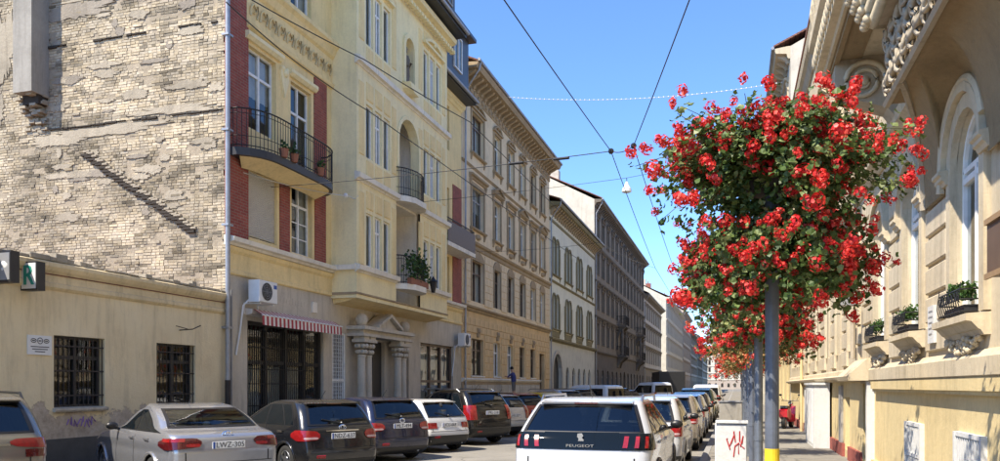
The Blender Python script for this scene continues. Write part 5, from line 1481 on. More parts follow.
    if see:
        for z_a, z_b in ((g0 - .004, g0 + .022), (g1 - .022, g1 + .004)): patch('glass_border', lambda u, v_: ((u * 2 - 1) * (ag + .004), z_a + (z_b - z_a) * v_), 14, 1, 'trim_black', .009, rw)
        for sg in (-1, 1): patch('glass_border', lambda u, v_: (sg * (ag - .016 + .02 * u), g0 + .022 + (g1 - g0 - .044) * v_), 2, 6, 'trim_black', .009, rw)
    patch('windscreen', lambda u, v_: (1 - (1 - A4) * .9 * abs(u * 2 - 1) if u >= .5 else -(1 - (1 - A4) * .9 * abs(u * 2 - 1)), belt + .06 + (top - belt - .04) * v_), 9, 6, 'car_glass') if False else None
    for sg in (-1, 1):
        patch('windscreen', lambda u, v_: (sg * (A4 + (1 - A4) * u), belt + .06 + (top - belt - .04) * v_), 5, 5, 'clear_glass' if see else 'car_glass', .0)
        # side glazing: rear edge follows the tail, front edge follows the windscreen
        zb, zt = belt + .025, top - .01
        def edge_r(z): return fr(z) + (.34 if kind != 'sedan' else .40)
        def edge_f(z): return ff(z) - .62
        xm = (edge_r(zb) + edge_f(zb)) / 2
        cuts = [lambda z: edge_r(z), lambda z: edge_r(z) + .34 * (1 if kind != 'sedan' else .8), lambda z: xm + .12, lambda z: edge_f(z)]
        patch('window_surround', lambda u, v_: (sg * aside(edge_r(zb - .012 + (zt - zb + .024) * v_) - .005 + (edge_f(zb - .012 + (zt - zb + .024) * v_) + .01 - edge_r(zb - .012 + (zt - zb + .024) * v_)) * u, zb - .012 + (zt - zb + .024) * v_), zb - .012 + (zt - zb + .024) * v_), 16, 6, 'trim_black', .003)
        for c_a, c_b in zip(cuts[:-1], cuts[1:]):
            def fn(u, v_):
                z = zb + (zt - zb) * v_; a_, b_ = c_a(z) + .025, c_b(z) - .025
                b_ = max(b_, a_ + .01); return (sg * aside(a_ + (b_ - a_) * u, z), z)
            patch('side_window', fn, 6, 5, 'car_glass')
        # door shut lines
        for x in (xm + .12, edge_f(zb) + .12, edge_r(zb) + .30):
            patch('door_seam', lambda u, v_: (sg * aside(x + u * .012, .3 + (belt - .3) * v_), .32 + (belt - .3) * v_), 1, 8, 'seam', .003) if detail > 1 and not any(abs(x - half - wx) < wr for wx, wr in wheels) else None
        for x in (xm + .22, edge_r(zb) + .45):
            p = S(sg * aside(x, belt - .1), belt - .1)
            MB().cbox(-.1, .1, -.03, .0, -.018, .018, .008).build('door_handle', pm, root, tuple(p), rot=(0, 0, PI if sg > 0 else 0)) if detail > 1 else None
        # mirror
        p = S(sg * aside(edge_f(zb) + .05, belt), belt)
        MB().ball((p.x, p.y + sg * .12, p.z + .06), .1, 10, 6, (.55, 1.05, .68)).tube([(p.x, p.y - sg * .02, p.z), (p.x, p.y + sg * .12, p.z + .03)], .025, 5).build('wing_mirror', 'trim_black', root, smooth=True)
        # wheels and arches
        for wx, wr in wheels:
            ty, ri, dk = make_wheel(wr)
            wy = fw(.5 * hscale) - .13
            wo = link('wheel', ty, root, (wx, -wy if sg < 0 else wy, wr), (0, 0, 0 if sg < 0 else PI))
            link('rim', ri, wo); link('brake_disc', dk, wo)
            pts = []
            for k in range(13):
                th = -.25 + (PI + .5) * k / 12; xx, zz = wx + (wr + .05) * math.cos(th), wr + (wr + .05) * math.sin(th)
                zz = max(zz, zs[0]); q = S(sg * aside(xx + half, zz), zz); pts.append((xx, q.y, zz))
            MB().tube(pts, .028, 6).build('wheel_arch', 'trim_black' if cladding else pm, root, smooth=True)
            pts = [(wx + (wr + .06) * math.cos(th), wr + (wr + .06) * math.sin(th)) for th in [PI * k / 10 for k in range(11)]]
            MB().grid([[(q[0], sg * yy, q[1]) for q in pts] for yy in (wy + .06, wy - .3)]).add([(q[0], sg * (wy - .16), q[1]) for q in pts], [tuple(range(11))]).build('wheel_well', 'trim_black', root)
    # tail lamps
    zl = sp['belt'] * hscale
    for sg in (-1, 1):
        if lights == 'corner':
            tl = patch('tail_lamp', lambda u, v_: (sg * (A1 * .74 + (A2 + .035 - A1 * .74) * u), zl - .25 - .02 * u + (.165 + .05 * u) * v_), 8, 4, 'tail_red', .014)
            patch('reverse_lamp', lambda u, v_: (sg * (A1 * .80 + (A2 - .05 - A1 * .8) * u), zl - .235 + .04 * v_), 4, 2, 'tail_clear', .018, tl)
        elif lights == 'wide':
            tl = patch('tail_lamp', lambda u, v_: (sg * (A1 * .60 + (A2 + .04 - A1 * .60) * u), zl - .24 + .05 * (1 - u) + (.185 - .05 * (1 - u)) * v_), 8, 4, 'tail_dark', .014)
            patch('reverse_lamp', lambda u, v_: (sg * (A1 * .63 + (A1 * .3) * u), zl - .19 + .05 * v_), 4, 2, 'tail_red', .018, tl)
            patch('lamp_strip', lambda u, v_: (sg * (A1 * .95 + (A2 + .02 - A1 * .95) * u), zl - .11 + .05 * v_), 4, 2, 'tail_red', .018, tl)
        elif lights == 'tall':
            patch('tail_lamp', lambda u, v_: (sg * (A1 * .86 + (A2 + .01 - A1 * .86) * u), zl - .34 + .42 * v_), 6, 6, 'tail_red', .014)
        elif lights == 'claw':
            tl = patch('tail_lamp', lambda u, v_: (sg * (A1 * .70 + (A2 + .03 - A1 * .70) * u), zl - .17 + .21 * v_), 8, 4, 'car_glass', .012)
            for q in range(3):
                a0 = A1 * .74 + q * .05
                patch('lamp_claw', lambda u, v_: (sg * (a0 + .020 * u + .012 * v_), zl - .14 + .14 * v_), 3, 4, 'tail_red', .02, tl)
        elif lights == 'slim':
            tl = patch('tail_lamp', lambda u, v_: (sg * (A1 * .62 + (A2 + .05 - A1 * .62) * u), zl - .13 + .10 * v_ - .05 * (1 - v_) * u), 8, 3, 'tail_red', .014)
            patch('lamp_base', lambda u, v_: (sg * (A1 * .86 + (A2 + .03 - A1 * .86) * u), zl - .27 + .10 * v_), 6, 3, 'tail_dark', .012, tl)
        else:
            patch('tail_lamp', lambda u, v_: (sg * (A1 * .70 + (A2 - .01 - A1 * .70) * u), zl - .26 + .15 * v_), 6, 3, 'tail_red', .014)
    if black_panel: patch('lamp_panel', lambda u, v_: ((u * 2 - 1) * A1 * .70, zl - .17 + .22 * v_), 12, 3, 'car_glass', .010)
    if bar: patch('trim_bar', lambda u, v_: ((u * 2 - 1) * A1 * bar[0], bar[1] + bar[2] * v_), 10, 1, bar[3], .014)
    # bumper crease, lower cladding, boot shut line
    zbp = .56 * hscale
    patch('bumper_seam', lambda u, v_: ((u * 2 - 1) * (A1 + .05), zbp + .012 * v_), 14, 1, 'seam', .003)
    for sg in (-1, 1): patch('boot_seam', lambda u, v_: (sg * (A1 * .93 + .006 * u), zbp + (zl - .27 - zbp) * v_), 1, 4, 'seam', .003)
    patch('lower_bumper', lambda u, v_: ((u * 2 - 1) * (A2 + (.0 if not cladding else .05)), zs[0] + ((.17 if not cladding else .26) * hscale) * v_), 20, 3, 'trim_black', .008)
    if cladding:
        for sg in (-1, 1): patch('side_cladding', lambda u, v_: (sg * aside(sp['wb'][0] + sp['wr'] + .08 + (sp['wb'][1] - sp['wb'][0] - 2 * sp['wr'] - .16) * u, .3), zs[0] + .2 * v_), 8, 2, 'trim_black', .008)
    pz = plate_z or zl - .2
    px = S(0, pz).x
    if plate:
        pl_ = MB().cbox(-.26, .26, -.012, .0, -.055, .055, .003).build('number_plate', 'plate_white', root, (px - .004, 0, pz), rot=(0, 0, R(-90)))
        MB().box(-.258, -.222, -.0135, -.012, -.053, .053).build('country_band', 'print_blue', pl_)
        lettering(plate, .125, 'print_dark', pl_, (.02, -.014, -.002), (R(90), 0, 0), sx=.92)
    if badge:
        bz = badge
        MB().tube([(px - .0, 0, 0)] * 2, .001) if False else None
        bx_ = S(0, bz).x
        MB().tube([(-.0, .075 * math.cos(k * PI / 8), .05 * math.sin(k * PI / 8)) for k in range(17)], .011, 5).tube([(-.0, .035 * math.cos(k * PI / 8), .048 * math.sin(k * PI / 8)) for k in range(17)], .008, 5).build('emblem', 'chrome', root, (bx_ - .012, 0, bz))
    if wiper and detail > 1:
        a_, b_ = S(.0, g0 + .02, .03), S(.16, g0 + .10, .03)
        MB().tube([a_, b_], .012, 5).ball(tuple(a_), .035).build('rear_wiper', 'trim_black', root)
    # spoiler lip at the roof end, roof rails, aerial, exhaust
    if kind != 'sedan':
        e = S(0, g1 + .02); MB().prism([(-.0, 0), (.28, .035), (.28, .0), (.02, -.02)], -fw(g1) * .82, fw(g1) * .82, 'y').build('roof_spoiler', pm, root, (e.x - .06, 0, g1 + .035))
        MB().box(-.01, .01, -.16, .16, 0, .02).build('brake_light', 'tail_dark', root, (e.x - .055, 0, g1 + .018))
    if rails:
        for sg in (-1, 1):
            y = fw(zmax - .06) * .97; xa = S(0, zmax - .06).x
            MB().tube([(xa + .25, sg * y, zmax - .07), (xa + .4, sg * y, zmax + .02), (xa + 1.9, sg * y, zmax + .03), (xa + 2.05, sg * y, zmax - .07)], .02, 6).build('roof_rail', 'alloy' if rails == 1 else 'trim_black', root)
    if detail > 1:
        MB().tube([(S(0, zmax - .02).x + .25, 0, zmax - .01), (S(0, zmax - .02).x + .05, 0, zmax + .17)], .006, 5).build('aerial', 'trim_black', root)
        MB().tube([(fr(.25) - half + .02, -.45, .24 * hscale), (fr(.25) - half + .25, -.45, .24 * hscale)], .03, 8).build('exhaust', 'galvanised', root)
        MB().cbox(-.09, .09, -.012, 0, -.03, .03, .01).build('reflector', 'tail_red', root, (S(.19, .42).x - .005, S(.19, .42).y, .42), rot=(0, 0, R(-100)))
    root['rear_x'] = -half
    del root['rear_x']
    return root, S
GL = 'cars parked nose to the shady kerb'
GR = 'cars parked along the sunny kerb'
car('suv', 'silver off-roader with slim red lamps and chrome strip below the letter R box', (-9.05, 7.35), R(60), (.24, .225, .20), None, .6, group=GL, lights='slim', rails=2, bar=(.62, .98, .03, 'chrome'), wiper=True)
r_, S_ = car('sedan', 'silver saloon with number plate LWZ-305', (-7.6, 10.5), R(58), (.36, .37, .40), 'LWZ-305', .6, group=GL, lights='wide', plate_z=.83, wiper=False, badge=.99)
car('hatch', 'black hatchback with number plate NDZ-637 and a chrome strip', (-7.15, 13.45), R(60), (.012, .013, .016), 'NDZ-637', .2, group=GL, plate_z=.80, badge=.955, bar=(.55, .885, .022, 'chrome'))
car('hatch', 'dark blue hatchback between the black and the white hatchback', (-7.3, 16.6), R(60), (.013, .017, .045), 'MLT-494', .2, group=GL, plate_z=.83, badge=.95, lights='corner')
car('old_hatch', 'small old white hatchback with a black rear bumper', (-7.15, 19.3), R(62), (.62, .62, .60), 'JCU-664', 0, group=GL, plate_z=.73, lights='box', cladding=True)
car('suv', 'black off-roader with tall red lamps', (-6.85, 22.1), R(60), (.012, .012, .013), 'PKL-218', .2, group=GL, plate_z=.96, lights='tall', rails=1, cladding=True)
car('wagon', 'pale silver estate with a paper sheet in its rear window', (-7.2, 25.7), R(60), (.55, .55, .52), 'LHX-507', .3, group=GL, plate_z=.74, lights='tall', rails=2)
car('hatch', 'red hatchback beyond the pale silver estate', (-7.3, 29.2), R(60), (.35, .02, .015), 'RBS-330', .1, group=GL, detail=1)
car('hatch', 'yellow hatchback beside the red one', (-6.9, 32.0), R(60), (.65, .40, .02), 'SDA-118', .1, group=GL, detail=1)
car('wagon', 'silver estate with roof rails past the yellow hatchback', (-6.9, 35.2), R(60), (.5, .5, .5), 'KPT-902', .4, group=GL, detail=1, rails=1, hscale=1.08)
car('suv', 'dark grey off-roader before the white van', (-6.9, 38.5), R(60), (.05, .05, .055), 'NGH-441', .3, group=GL, detail=1)
car('van', 'white van parked nose to the shady kerb', (-6.2, 43.2), R(62), (.68, .68, .66), 'MXR-775', 0, group=GL, detail=1, cat='van', name='parked_van', lights='tall', hscale=.93)
car('hatch', 'grey hatchback beyond the white van', (-6.8, 48), R(60), (.2, .2, .21), 'LBF-263', .4, group=GL, detail=1)
car('suv', 'black off-roader by the arched gate', (-6.8, 52), R(60), (.015, .015, .017), 'PSE-684', .2, group=GL, detail=1)
car('wagon', 'blue estate in front of the white house', (-6.8, 56.5), R(60), (.04, .07, .2), 'KLM-119', .3, group=GL, detail=1)
car('van', 'white panel van parked ahead of the black box lorry', (-5.3, 62), R(35), (.68, .68, .68), 'NTT-835', 0, group=GL, detail=1, cat='van', name='parked_van', lights='tall', hscale=1.05)
# sunny kerb
r_, S_ = car('crossover', 'white sport utility car with claw lamps and dark tinted rear window', (-1.95, 10.05), R(0), (.50, .52, .55), None, 0, group=GR, lights='claw', black_panel=True, rails=1, cladding=True, hscale=.985, wiper=False)
lettering('PEUGEOT', .05, 'chrome', r_, (S_(0, .97).x - .018, 0, .965), (R(90), 0, R(-90)), sx=1.7)
m = MB().prism([(-.05, .09), (.03, .10), (.06, .05), (.03, .02), (.07, -.03), (.02, -.10), (-.01, -.04), (-.05, -.09), (-.03, 0), (-.06, .03)], -.006, .006, 'y').build('emblem', 'chrome', r_, (S_(0, 1.06).x - .02, 0, 1.06), rot=(0, 0, R(-90)))
m.scale = (.7, 1, .7)
car('hatch', 'white hatchback parked ahead of the white sport utility car', (-1.85, 15.7), R(0), (.50, .50, .49), 'RHF-407', 0, group=GR, lights='corner', detail=2, hscale=1.03)
car('hatch', 'beige metallic hatchback third along the sunny kerb', (-1.8, 21.3), R(0), (.34, .30, .24), 'NVC-552', .4, group=GR, lights='corner', detail=2, hscale=1.02)
car('wagon', 'blue grey estate on the sunny kerb', (-1.8, 26.6), R(0), (.10, .13, .20), 'LRD-160', .4, group=GR, detail=1)
car('hatch', 'black hatchback on the sunny kerb ahead of the blue grey estate', (-1.8, 32.2), R(0), (.015, .015, .018), 'PGA-296', .2, group=GR, detail=1)
car('suv', 'dark green off-roader on the sunny kerb', (-1.8, 38), R(0), (.02, .04, .03), 'SKE-843', .3, group=GR, detail=1)
car('hatch', 'silver hatchback far along the sunny kerb', (-1.8, 44), R(0), (.45, .45, .46), 'KNJ-731', .5, group=GR, detail=1)
car('van', 'white van standing on the sunny kerb', (-1.8, 52), R(0), (.70, .70, .69), 'LZU-624', 0, group=GR, detail=1, cat='van', name='parked_van', lights='tall', hscale=.95)
car('hatch', 'dark blue hatchback beyond the van on the sunny kerb', (-1.8, 59), R(0), (.02, .03, .08), 'MEB-380', .2, group=GR, detail=1)
car('wagon', 'grey estate at the far end of the sunny kerb row', (-1.8, 66), R(0), (.2, .2, .2), 'JWX-915', .4, group=GR, detail=1)
car('wagon', 'white estate driving away in the middle of the street', (-4.4, 84), R(0), (.7, .7, .7), 'NFS-248', 0, group='cars driving in the street', detail=1, name='moving_car')
# black box lorry
tr = thing('box_lorry', 'black box lorry on the shady side of the street', 'lorry', (-5.6, 74, 0), R(12))
MB().cbox(-1.2, 1.2, 0, 6.0, .95, 3.1, .04).build('cargo_box', 'black_plastic', tr)
MB().cbox(-1.05, 1.05, 6.15, 7.9, .5, 2.5, .1).build('cab', 'white_plastic', tr)
MB().box(-.95, .95, 7.9, 7.92, 1.5, 2.3).build('windscreen', 'car_glass', tr)
MB().box(-.5, .5, .1, 7.6, .55, .85).build('chassis', 'trim_black', tr)
MB().box(-1.1, 1.1, -.05, .05, .5, .75).build('underrun_bar', 'trim_black', tr)
for x in (-.95, .95):
    for y in (1.4, 6.9):
        ty, ri, dk = make_wheel(.45)
        o = link('wheel', ty, tr, (x, y, .45), (0, 0, R(90) if x > 0 else R(-90))); link('rim', ri, o)
    MB().box(x - .12, x + .12, -.07, -.05, .55, .7).build('tail_lamp', 'tail_red', tr)
# paper sheet seen in the estate's rear window
# ------------------------------------------------------------------ flower poles on the sunny pavement
PX = .30
POLES = [7.0, 11.0, 15.0, 19.0, 23.0, 27.0, 31.0, 35.0]
names = ['with a yellow band', 'second from the yellow banded one', 'third from the yellow banded one', 'fourth from the yellow banded one', 'fifth from the yellow banded one', 'sixth from the yellow banded one', 'seventh from the yellow banded one', 'eighth and last of the row']
for i, Y in enumerate(POLES):
    p = thing('flower_pole', ('grey steel pole ' + names[i] + (' carrying the largest flower ball' if i == 0 else ', carrying red flowers')), 'pole', (PX, Y, .12), 0, 'flower poles along the sunny pavement')
    top = 3.4 if i != 2 else 3.4
    MB().lathe([(.10, 0), (.10, .03), (.058, .04), (.056, top)], 16).build('shaft', 'pole_paint' if i % 2 == 0 else 'galvanised', p, smooth=False)
    MB().lathe([(.064, .9), (.064, .96)], 16).build('collar', 'galvanised', p)
    if i == 0: MB().lathe([(.0605, .88), (.0605, 1.10)], 16).build('yellow_band', 'yellow_tape', p)
GREENS = ((.045, .085, .02), (.085, .14, .035), (.13, .19, .055), (.21, .26, .10), (.06, .105, .025))
REDS = ((.72, .035, .03), (.84, .07, .05), (.60, .02, .03), (.84, .13, .11))
ORANGES = ((.66, .10, .04), (.74, .17, .06), (.58, .06, .03), (.66, .22, .11))
def flower_head(rnd, r=.06, n=40, cols=REDS):
    m = MB(); cc = []
    for i in range(n):
        d = Vector((rnd.gauss(0, 1), rnd.gauss(0, 1), rnd.gauss(.35, 1))).normalized()
        p = Vector((d.x * r, d.y * r, d.z * r * .75)) * rnd.uniform(.6, 1.15); u = d.orthogonal().normalized(); v_ = d.cross(u); s = r * rnd.uniform(.2, .32)
        a0 = rnd.uniform(0, 6); vs = [p + d * s * .1]
        for k in range(5):
            a_ = a0 + 2 * PI * k / 5; vs.append(p + (u * math.cos(a_) + v_ * math.sin(a_)) * s + d * s * rnd.uniform(-.1, .35))
        m.add(vs, [(0, 1, 2), (0, 2, 3), (0, 3, 4), (0, 4, 5), (0, 5, 1)])
        f = rnd.uniform(.6, 1.25); c = rnd.choice(cols); cc += [(c[0] * f, c[1] * f, c[2] * f)] * 6
    return m, cc
FH = []; FO = []
rq = random.Random(21)
for k in range(6):
    m, cc = flower_head(rq, .040 + .010 * (k % 3)); FH.append((m, cc, m.mesh('flower_head', 'leaves', False, cc)))
    m, cc = flower_head(rq, .05 + .01 * (k % 3), 14, ORANGES); FO.append((m, cc))
def basket(i, Y, label, nst, nleaf, sx=1.0, zc=3.25, tone=1.0, indiv=True):
    """geraniums trained round a pole: stems run out from a central trough, leaves along them, a red head at most tips"""
    rnd = random.Random(40 + i)
    b = thing('flower_basket', label, 'flower basket', (PX, Y, zc - .35), 0, 'red geranium balls on the poles')
    MB().lathe([(.06, -.02), (.24, .0), (.30, .22), (.31, .24), (.28, .25), (.27, .2), (.06, .18)], 18).build('trough', 'dark_frame', b)
    MB().lathe([(.06, .5), (.22, .52), (.27, .72), (.28, .74), (.25, .75), (.06, .7)], 18).build('trough', 'dark_frame', b)
    lm = MB(); lc = []; sm = MB(); heads = []
    for q in range(nst):
        a_ = rnd.uniform(0, 2 * PI); tier = 1 if rnd.random() < .60 else 0
        o = Vector((.15 * math.cos(a_), .15 * math.sin(a_), .15 + .55 * tier))
        el = rnd.gauss(.30, .40) if tier else rnd.gauss(-.25, .30)
        el = max(-.7, min(1.1, el))
        reach = rnd.uniform(.15, 1.0) ** .6 * (1.02 if tier else .80) * sx
        if tier and el > .45: reach *= max(.5, 1 - .55 * (el - .45))
        if rnd.random() < .13: reach *= 1.22
        if tier and math.cos(a_) > .2: reach *= 1.10
        d = Vector((math.cos(a_) * math.cos(el), math.sin(a_) * math.cos(el), math.sin(el)))
        pts = []
        for k in range(6):
            t_ = k / 5; pts.append(o + d * reach * t_ + Vector((0, 0, .12 * t_ - (.25 if tier else .38) * t_ * t_)) + Vector((rnd.gauss(0, .02), rnd.gauss(0, .02), rnd.gauss(0, .02))))
        sm.tube(pts, .006, 3, .003, cap=False)
        base = rnd.choice(GREENS)
        for k in range(nleaf):
            t_ = min(1.0, .15 + .85 * rnd.random() ** .75); f = t_ * 5; j = min(4, int(f)); p = pts[j].lerp(pts[j + 1], f - j)
            p = p + Vector((rnd.gauss(0, .055), rnd.gauss(0, .055), rnd.gauss(.0, .055)))
            n_ = (Vector((p.x, p.y, p.z - .35)).normalized() * .7 + Vector((rnd.gauss(0, .5), rnd.gauss(0, .5), rnd.gauss(.45, .45)))).normalized()
            g = rnd.choice(GREENS) if rnd.random() < .5 else base
            random.seed(q * 131 + k + i)
            leaf(lm, lc, p, rnd.uniform(.019, .037), (g[0] * tone, g[1], g[2]), n_)
        if rnd.random() < .85:
            h0 = pts[-1] + Vector((d.x * .05, d.y * .05, .03 + .08 * rnd.random()))
            for c_ in range(rnd.choice((1, 2, 2, 3, 3))): heads.append((h0 + Vector((rnd.gauss(0, .05), rnd.gauss(0, .05), rnd.gauss(0, .035))) * (c_ > 0), rnd.randrange(6), rnd.uniform(.6, 1.15), rnd.uniform(0, 6)))
        if rnd.random() < .5:
            heads.append((pts[3] + Vector((d.x * .09, d.y * .09, .12)), rnd.randrange(6), rnd.uniform(.6, 1.0), rnd.uniform(0, 6)))
    if i < 2:
        for q in range(2600 if i == 0 else 1500):
            a_ = rnd.uniform(0, 2 * PI); z = rnd.uniform(-.25, 1.15); rr_ = .5 * sx * rnd.uniform(.3, 1) ** .5
            p = Vector((rr_ * math.cos(a_), rr_ * math.sin(a_), z)); n_ = (Vector((p.x, p.y, .4)) + Vector((rnd.gauss(0, .5), rnd.gauss(0, .5), rnd.gauss(0, .4)))).normalized()
            random.seed(q); leaf(lm, lc, p, rnd.uniform(.022, .04), rnd.choice(GREENS), n_)
    tag(lm.build('foliage', 'leaves', b, cols=lc), kind='stuff')
    sm.build('stems', 'stem_green', b)
    if indiv:
        heads = sorted(heads, key=lambda h: h[0].y - h[0].z * .15); rest = heads[298:]; heads = heads[:298]
        for p, k, s_, a_ in heads:
            o = link('flower_head', FH[k][2], b, p, (a_, a_ * .7, a_ * 1.3)); o.scale = (s_,) * 3
        FF0 = FH
    else: rest = heads; FF0 = None
    if rest:
        fm = MB(); fc = []
        for p, k, s_, a_ in rest:
            M_ = Matrix.Rotation(a_, 3, 'X') @ Matrix.Rotation(a_ * 1.3, 3, 'Z')
            FF = FF0 or (FO if rnd.random() < .8 else FH); fm.add([p + (M_ @ Vector(v_)) * s_ for v_ in FF[k][0].v], FF[k][0].f); fc += FF[k][1]
        tag(fm.build('flowers', 'leaves', b, cols=fc), kind='stuff')
    return b
simple('stem_green', (.10, .13, .04), .6)
basket(0, POLES[0], 'largest red geranium ball, on the yellow banded pole', 470, 42, .86, 3.22)
basket(1, POLES[1], 'red geranium ball on the second pole', 320, 34, .84, 3.02, 1.15)
for i in range(2, 8):
    basket(i, POLES[i], 'red geranium ball on the %s pole' % ['third', 'fourth', 'fifth', 'sixth', 'seventh', 'eighth'][i - 2], 170, 24, .95, 2.98 - .05 * (i % 2), 1.9, False)
# white cabinet with red scrawl
c = thing('utility_cabinet', 'white utility cabinet with a red scrawl at the kerb', 'cabinet', (-.06, 15.3, .12))
MB().cbox(-.30, .27, -.2, .2, 0, .92, .015).build('casing', 'white_paint', c); MB().box(-.29, .29, -.23, .23, .94, .98).build('lid', 'white_paint', c)
m = MB()
for k in range(7):
    x = random.uniform(-.05, .16); z = random.uniform(.3, .6); m.tube([(x, -.203, z), (x + random.uniform(-.08, .08), -.203, z + .2), (x + random.uniform(-.1, .1), -.203, z + random.uniform(-.1, .3))], .012, 4)
m.build('scrawl', 'graffiti_red', c)
c = thing('grey_cabinet', 'low grey cabinet beyond the white one at the kerb', 'cabinet', (-.15, 29.5, .12))
MB().cbox(-.4, .4, -.25, .25, 0, 1.05, .02).build('casing', 'concrete_grey', c); MB().box(-.43, .43, -.28, .28, 1.05, 1.09).build('lid', 'grey_plastic', c)
# red scooter
sc_ = thing('motor_scooter', 'red motor scooter parked by the sunny wall', 'scooter', (1.95, 32.2, .12), R(75))
simple('scooter_red', (.5, .015, .03), .25, coat=.8)
MB().prism([(-.75, .45), (-.8, .7), (-.55, .8), (-.1, .72), (-.05, .4), (-.3, .32)], -.15, .15, 'y').build('rear_body', 'scooter_red', sc_)
MB().prism([(-.05, .32), (.35, .30), (.5, .85), (.56, .85), (.45, .25), (-.05, .25)], -.2, .2, 'y').build('leg_shield', 'scooter_red', sc_)
MB().prism([(-.72, .80), (-.1, .73), (-.08, .80), (-.3, .86), (-.7, .88)], -.13, .13, 'y').build('seat', 'black_plastic', sc_)
MB().tube([(.62, 0, .3), (.5, 0, .85), (.46, 0, 1.05)], .03, 6).tube([(.44, -.32, 1.06), (.46, 0, 1.05), (.44, .32, 1.06)], .016, 6).build('handlebar', 'black_plastic', sc_)
MB().ball((.56, 0, .95), .1).build('headlamp', 'chrome', sc_)
for s in (-1, 1): MB().tube([(.44, s * .25, 1.06), (.42, s * .34, 1.25)], .008, 5).ball((.42, s * .35, 1.28), .06, 7, 5, (.3, 1, .7)).build('mirror', 'black_plastic', sc_)
for x in (-.6, .66):
    ty, ri, dk = make_wheel(.24, .12); o = link('wheel', ty, sc_, (x, 0, .24)); link('rim', ri, o)
MB().prism([(.5, .4), (.62, .53), (.8, .48), (.86, .36), (.72, .5), (.6, .5)], -.07, .07, 'y').build('mudguard', 'scooter_red', sc_)
MB().tube([(-.1, .12, .25), (-.15, .2, 0)], .012, 5).build('stand', 'galvanised', sc_)

# ------------------------------------------------------------------ man on a step ladder by the brown house
PYm, PXm = 40.9, -11.55
ld = thing('step_ladder', 'wooden step ladder by the stucco house', 'ladder', (PXm, PYm, .12), 0)
for s in (-1, 1):
    MB().box(s * .22 - .02, s * .22 + .02, -.32, -.28, 0, .02).tube([(s * .25, -.42, 0), (s * .2, -.05, .92)], .025, 5).build('stile', 'wood', ld)
    MB().tube([(s * .25, .42, 0), (s * .2, .05, .92)], .022, 5).build('rear_leg', 'wood', ld)
for z in (.3, .6, .9): MB().box(-.24, .24, -.42 + z * .4 - .07, -.42 + z * .4 + .07, z - .015, z + .015).build('step', 'wood', ld)
def person():
    p = thing('person', 'person in a dark blue shirt and shorts on a ladder, leaning to the wall', 'person', (PXm, PYm - .02, 1.035), R(0))
    V = [(0, 0, .88), (.02, -.01, 1.1), (-.02, 0, 1.32), (-.05, 0, 1.46), (-.09, 0, 1.54), (-.12, 0, 1.66),
         (-.03, -.19, 1.38), (-.24, -.24, 1.22), (-.46, -.2, 1.25), (-.03, .19, 1.38), (-.22, .26, 1.18), (-.44, .22, 1.15),
         (0, -.1, .84), (.02, -.11, .46), (.04, -.11, .08), (-.1, -.11, .03), (0, .1, .84), (.0, .12, .46), (.03, .12, .08), (-.11, .12, .03)]
    E = [(0, 1), (1, 2), (2, 3), (3, 4), (4, 5), (2, 6), (6, 7), (7, 8), (2, 9), (9, 10), (10, 11), (0, 12), (12, 13), (13, 14), (14, 15), (0, 16), (16, 17), (17, 18), (18, 19)]
    Rr = [.15, .14, .16, .06, .09, .085, .07, .048, .032, .07, .048, .032, .10, .07, .045, .04, .10, .07, .045, .04]
    me = bpy.data.meshes.new('body'); me.from_pydata(V, E, [])
    for nm in ('skin', 'blue_shirt', 'shorts'): me.materials.append(MATS[nm])
    o = link('body', me, p)
    sk = o.modifiers.new('skin', 'SKIN'); sub = o.modifiers.new('sub', 'SUBSURF'); sub.levels = 2; sub.render_levels = 2
    sv = me.skin_vertices[0].data
    for k, r in enumerate(Rr): sv[k].radius = (r, r)
    sv[0].use_root = True
    dg = bpy.context.evaluated_depsgraph_get(); dg.update()
    m2 = bpy.data.meshes.new_from_object(o.evaluated_get(dg))
    o.modifiers.clear(); o.data = m2
    m2.materials.clear()
    for nm in ('skin', 'blue_shirt', 'shorts'): m2.materials.append(MATS[nm])
    for f in m2.polygons:
        c = f.center; f.use_smooth = True
        f.material_index = 2 if .45 < c.z < .95 else 1 if (.95 <= c.z < 1.46 and c.x > -.25) else 0
    MB().ball((-.10, 0, 1.68), .105, 9, 7, (1, .92, 1.0)).build('hair', 'hair', p, smooth=True)
person()

# ------------------------------------------------------------------ overhead wires
def wire(name, label, pts, r, mat='cable', sag=0.0, extra=None, n=16, group='overhead wires'):
    root = thing(name, label, 'cable', pts[0], 0, group)
    P0 = Vector(pts[0]); out = []
    for a_, b_ in zip(pts[:-1], pts[1:]):
        for k in range(n): t_ = k / n; q = Vector(a_).lerp(Vector(b_), t_); q.z -= sag * 4 * t_ * (1 - t_); out.append(q - P0)
    out.append(Vector(pts[-1]) - P0)
    MB().tube(out, r, 5).build('strand', mat, root)
    return root, P0, out
def uv(u, v, z):            # point at height z that is seen at u,v of the survey photograph
    t_ = (u - 500) / 780; d = (z - CAM_H) * 780 / (386 - v)
    c, s_ = math.cos(R(16.77)), math.sin(R(16.77))
    return (d * (t_ * c - s_), d * (t_ * s_ + c), z)
J1, J2 = (-2.15, 14.1, 6.0), (-1.72, 13.9, 6.0)
wire('contact_wire', 'left overhead wire running down the street', [(-2.7, 2.0, 6.05), J1, (-2.75, 28.5, 6.0), (-3.0, 60, 6.0)], .008, sag=.05)
wire('contact_wire', 'right overhead wire running down the street', [(.9, 3.0, 6.0), J2, (-2.1, 28.0, 6.0), (-2.5, 60, 6.0)], .008, sag=.05)
w_, p0, o_ = wire('span_wire', 'thick span wire with insulators from the yellow house to the overhead wires', [(LX, 19.0, 7.3), J1, J2], .009, sag=.06)
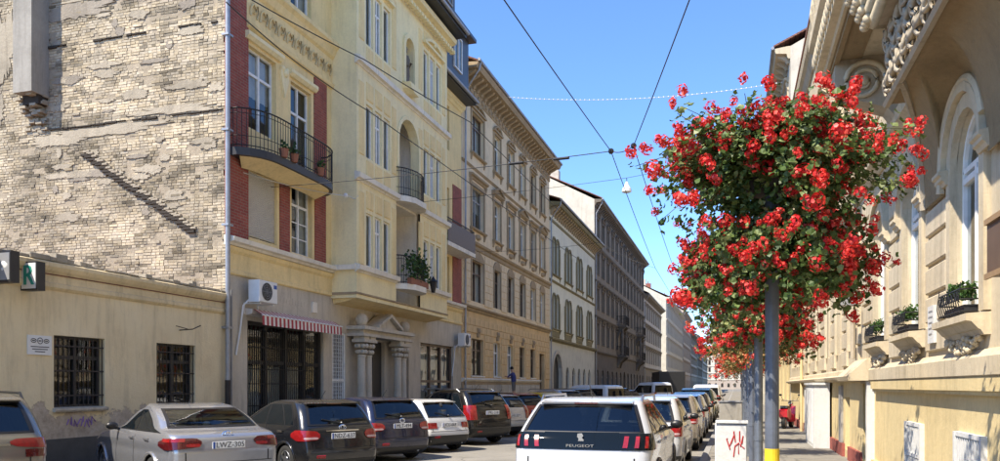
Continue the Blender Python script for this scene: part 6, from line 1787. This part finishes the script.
for k in (.80, .9):
    q = Vector((LX, 19.0, 7.3)).lerp(Vector(J1), k) - p0; q.z -= .04
    d_ = (Vector(J1) - Vector((LX, 19, 7.3))).normalized() * .18; MB().tube([q - d_, q + d_], .028, 6).build('insulator', 'trim_black', w_)
for J in (J1, J2): MB().ball(tuple(Vector(J) - p0), .055, 7, 5).build('clamp', 'trim_black', w_)
wire('span_wire', 'span wire carrying the hanging street lamp', [(LX, 27.6, 8.75), (-3.35, 25.3, 8.47), (RX, 24.2, 9.0)], .008, sag=.05)
lp = thing('hanging_lamp', 'small street lamp hanging from the span wire', 'lamp', (-3.35, 25.3, 8.0))
MB().lathe([(.02, .35), (.05, .3), (.08, .22), (.14, .12), (.16, .02), (.12, 0)], 12).build('shade', 'white_plastic', lp); MB().tube([(0, 0, .33), (0, 0, .47)], .012, 5).build('hook', 'trim_black', lp)
w_, p0, o_ = wire('light_string', 'string of small festive lights strung high across the street', [(LX + .8, 39.5, 17.0), (RX, 40.2, 16.5)], .010, 'light_cable', sag=.45)
m = MB()
for k in range(1, 60):
    q = Vector((LX + .8, 39.5, 17.0)).lerp(Vector((RX, 40.2, 16.5)), k / 60); q.z -= .45 * 4 * (k / 60) * (1 - k / 60); m.ball(tuple(q - p0), .035, 5, 4)
m.build('bulbs', 'white_plastic', w_)
wire('facade_cable', 'upper black cable slung in front of the yellow house', [uv(238, -8, 9.2), uv(365, 60, 9.0), uv(470, 122, 8.9), (-6.9, 46, 9.0)], .012, sag=.03)
wire('facade_cable', 'lower black cable slung in front of the yellow house', [uv(226, 2, 8.6), uv(300, 65, 8.4), uv(370, 112, 8.3), (-7.6, 40, 8.2)], .012, sag=.03)
w_, p0, o_ = wire('tie_wire', 'pale wire with insulator at the bowed balcony', [(LX - .0, 17.5, 7.35), (LX + .75, 22.3, 7.75), (LX + .92, 22.45, 7.8)], .012, 'light_cable', sag=.08)
MB().ball(tuple(Vector((LX + .72, 22.0, 7.72)) - p0), .075, 8, 6).build('insulator', 'white_plastic', w_)
wire('tie_wire', 'thin wire from the brown house cornice to the overhead wires', [(LX, 36, 8.3), (-5, 30, 7.3), (-2.75, 28.5, 6.0)], .006, sag=.1)
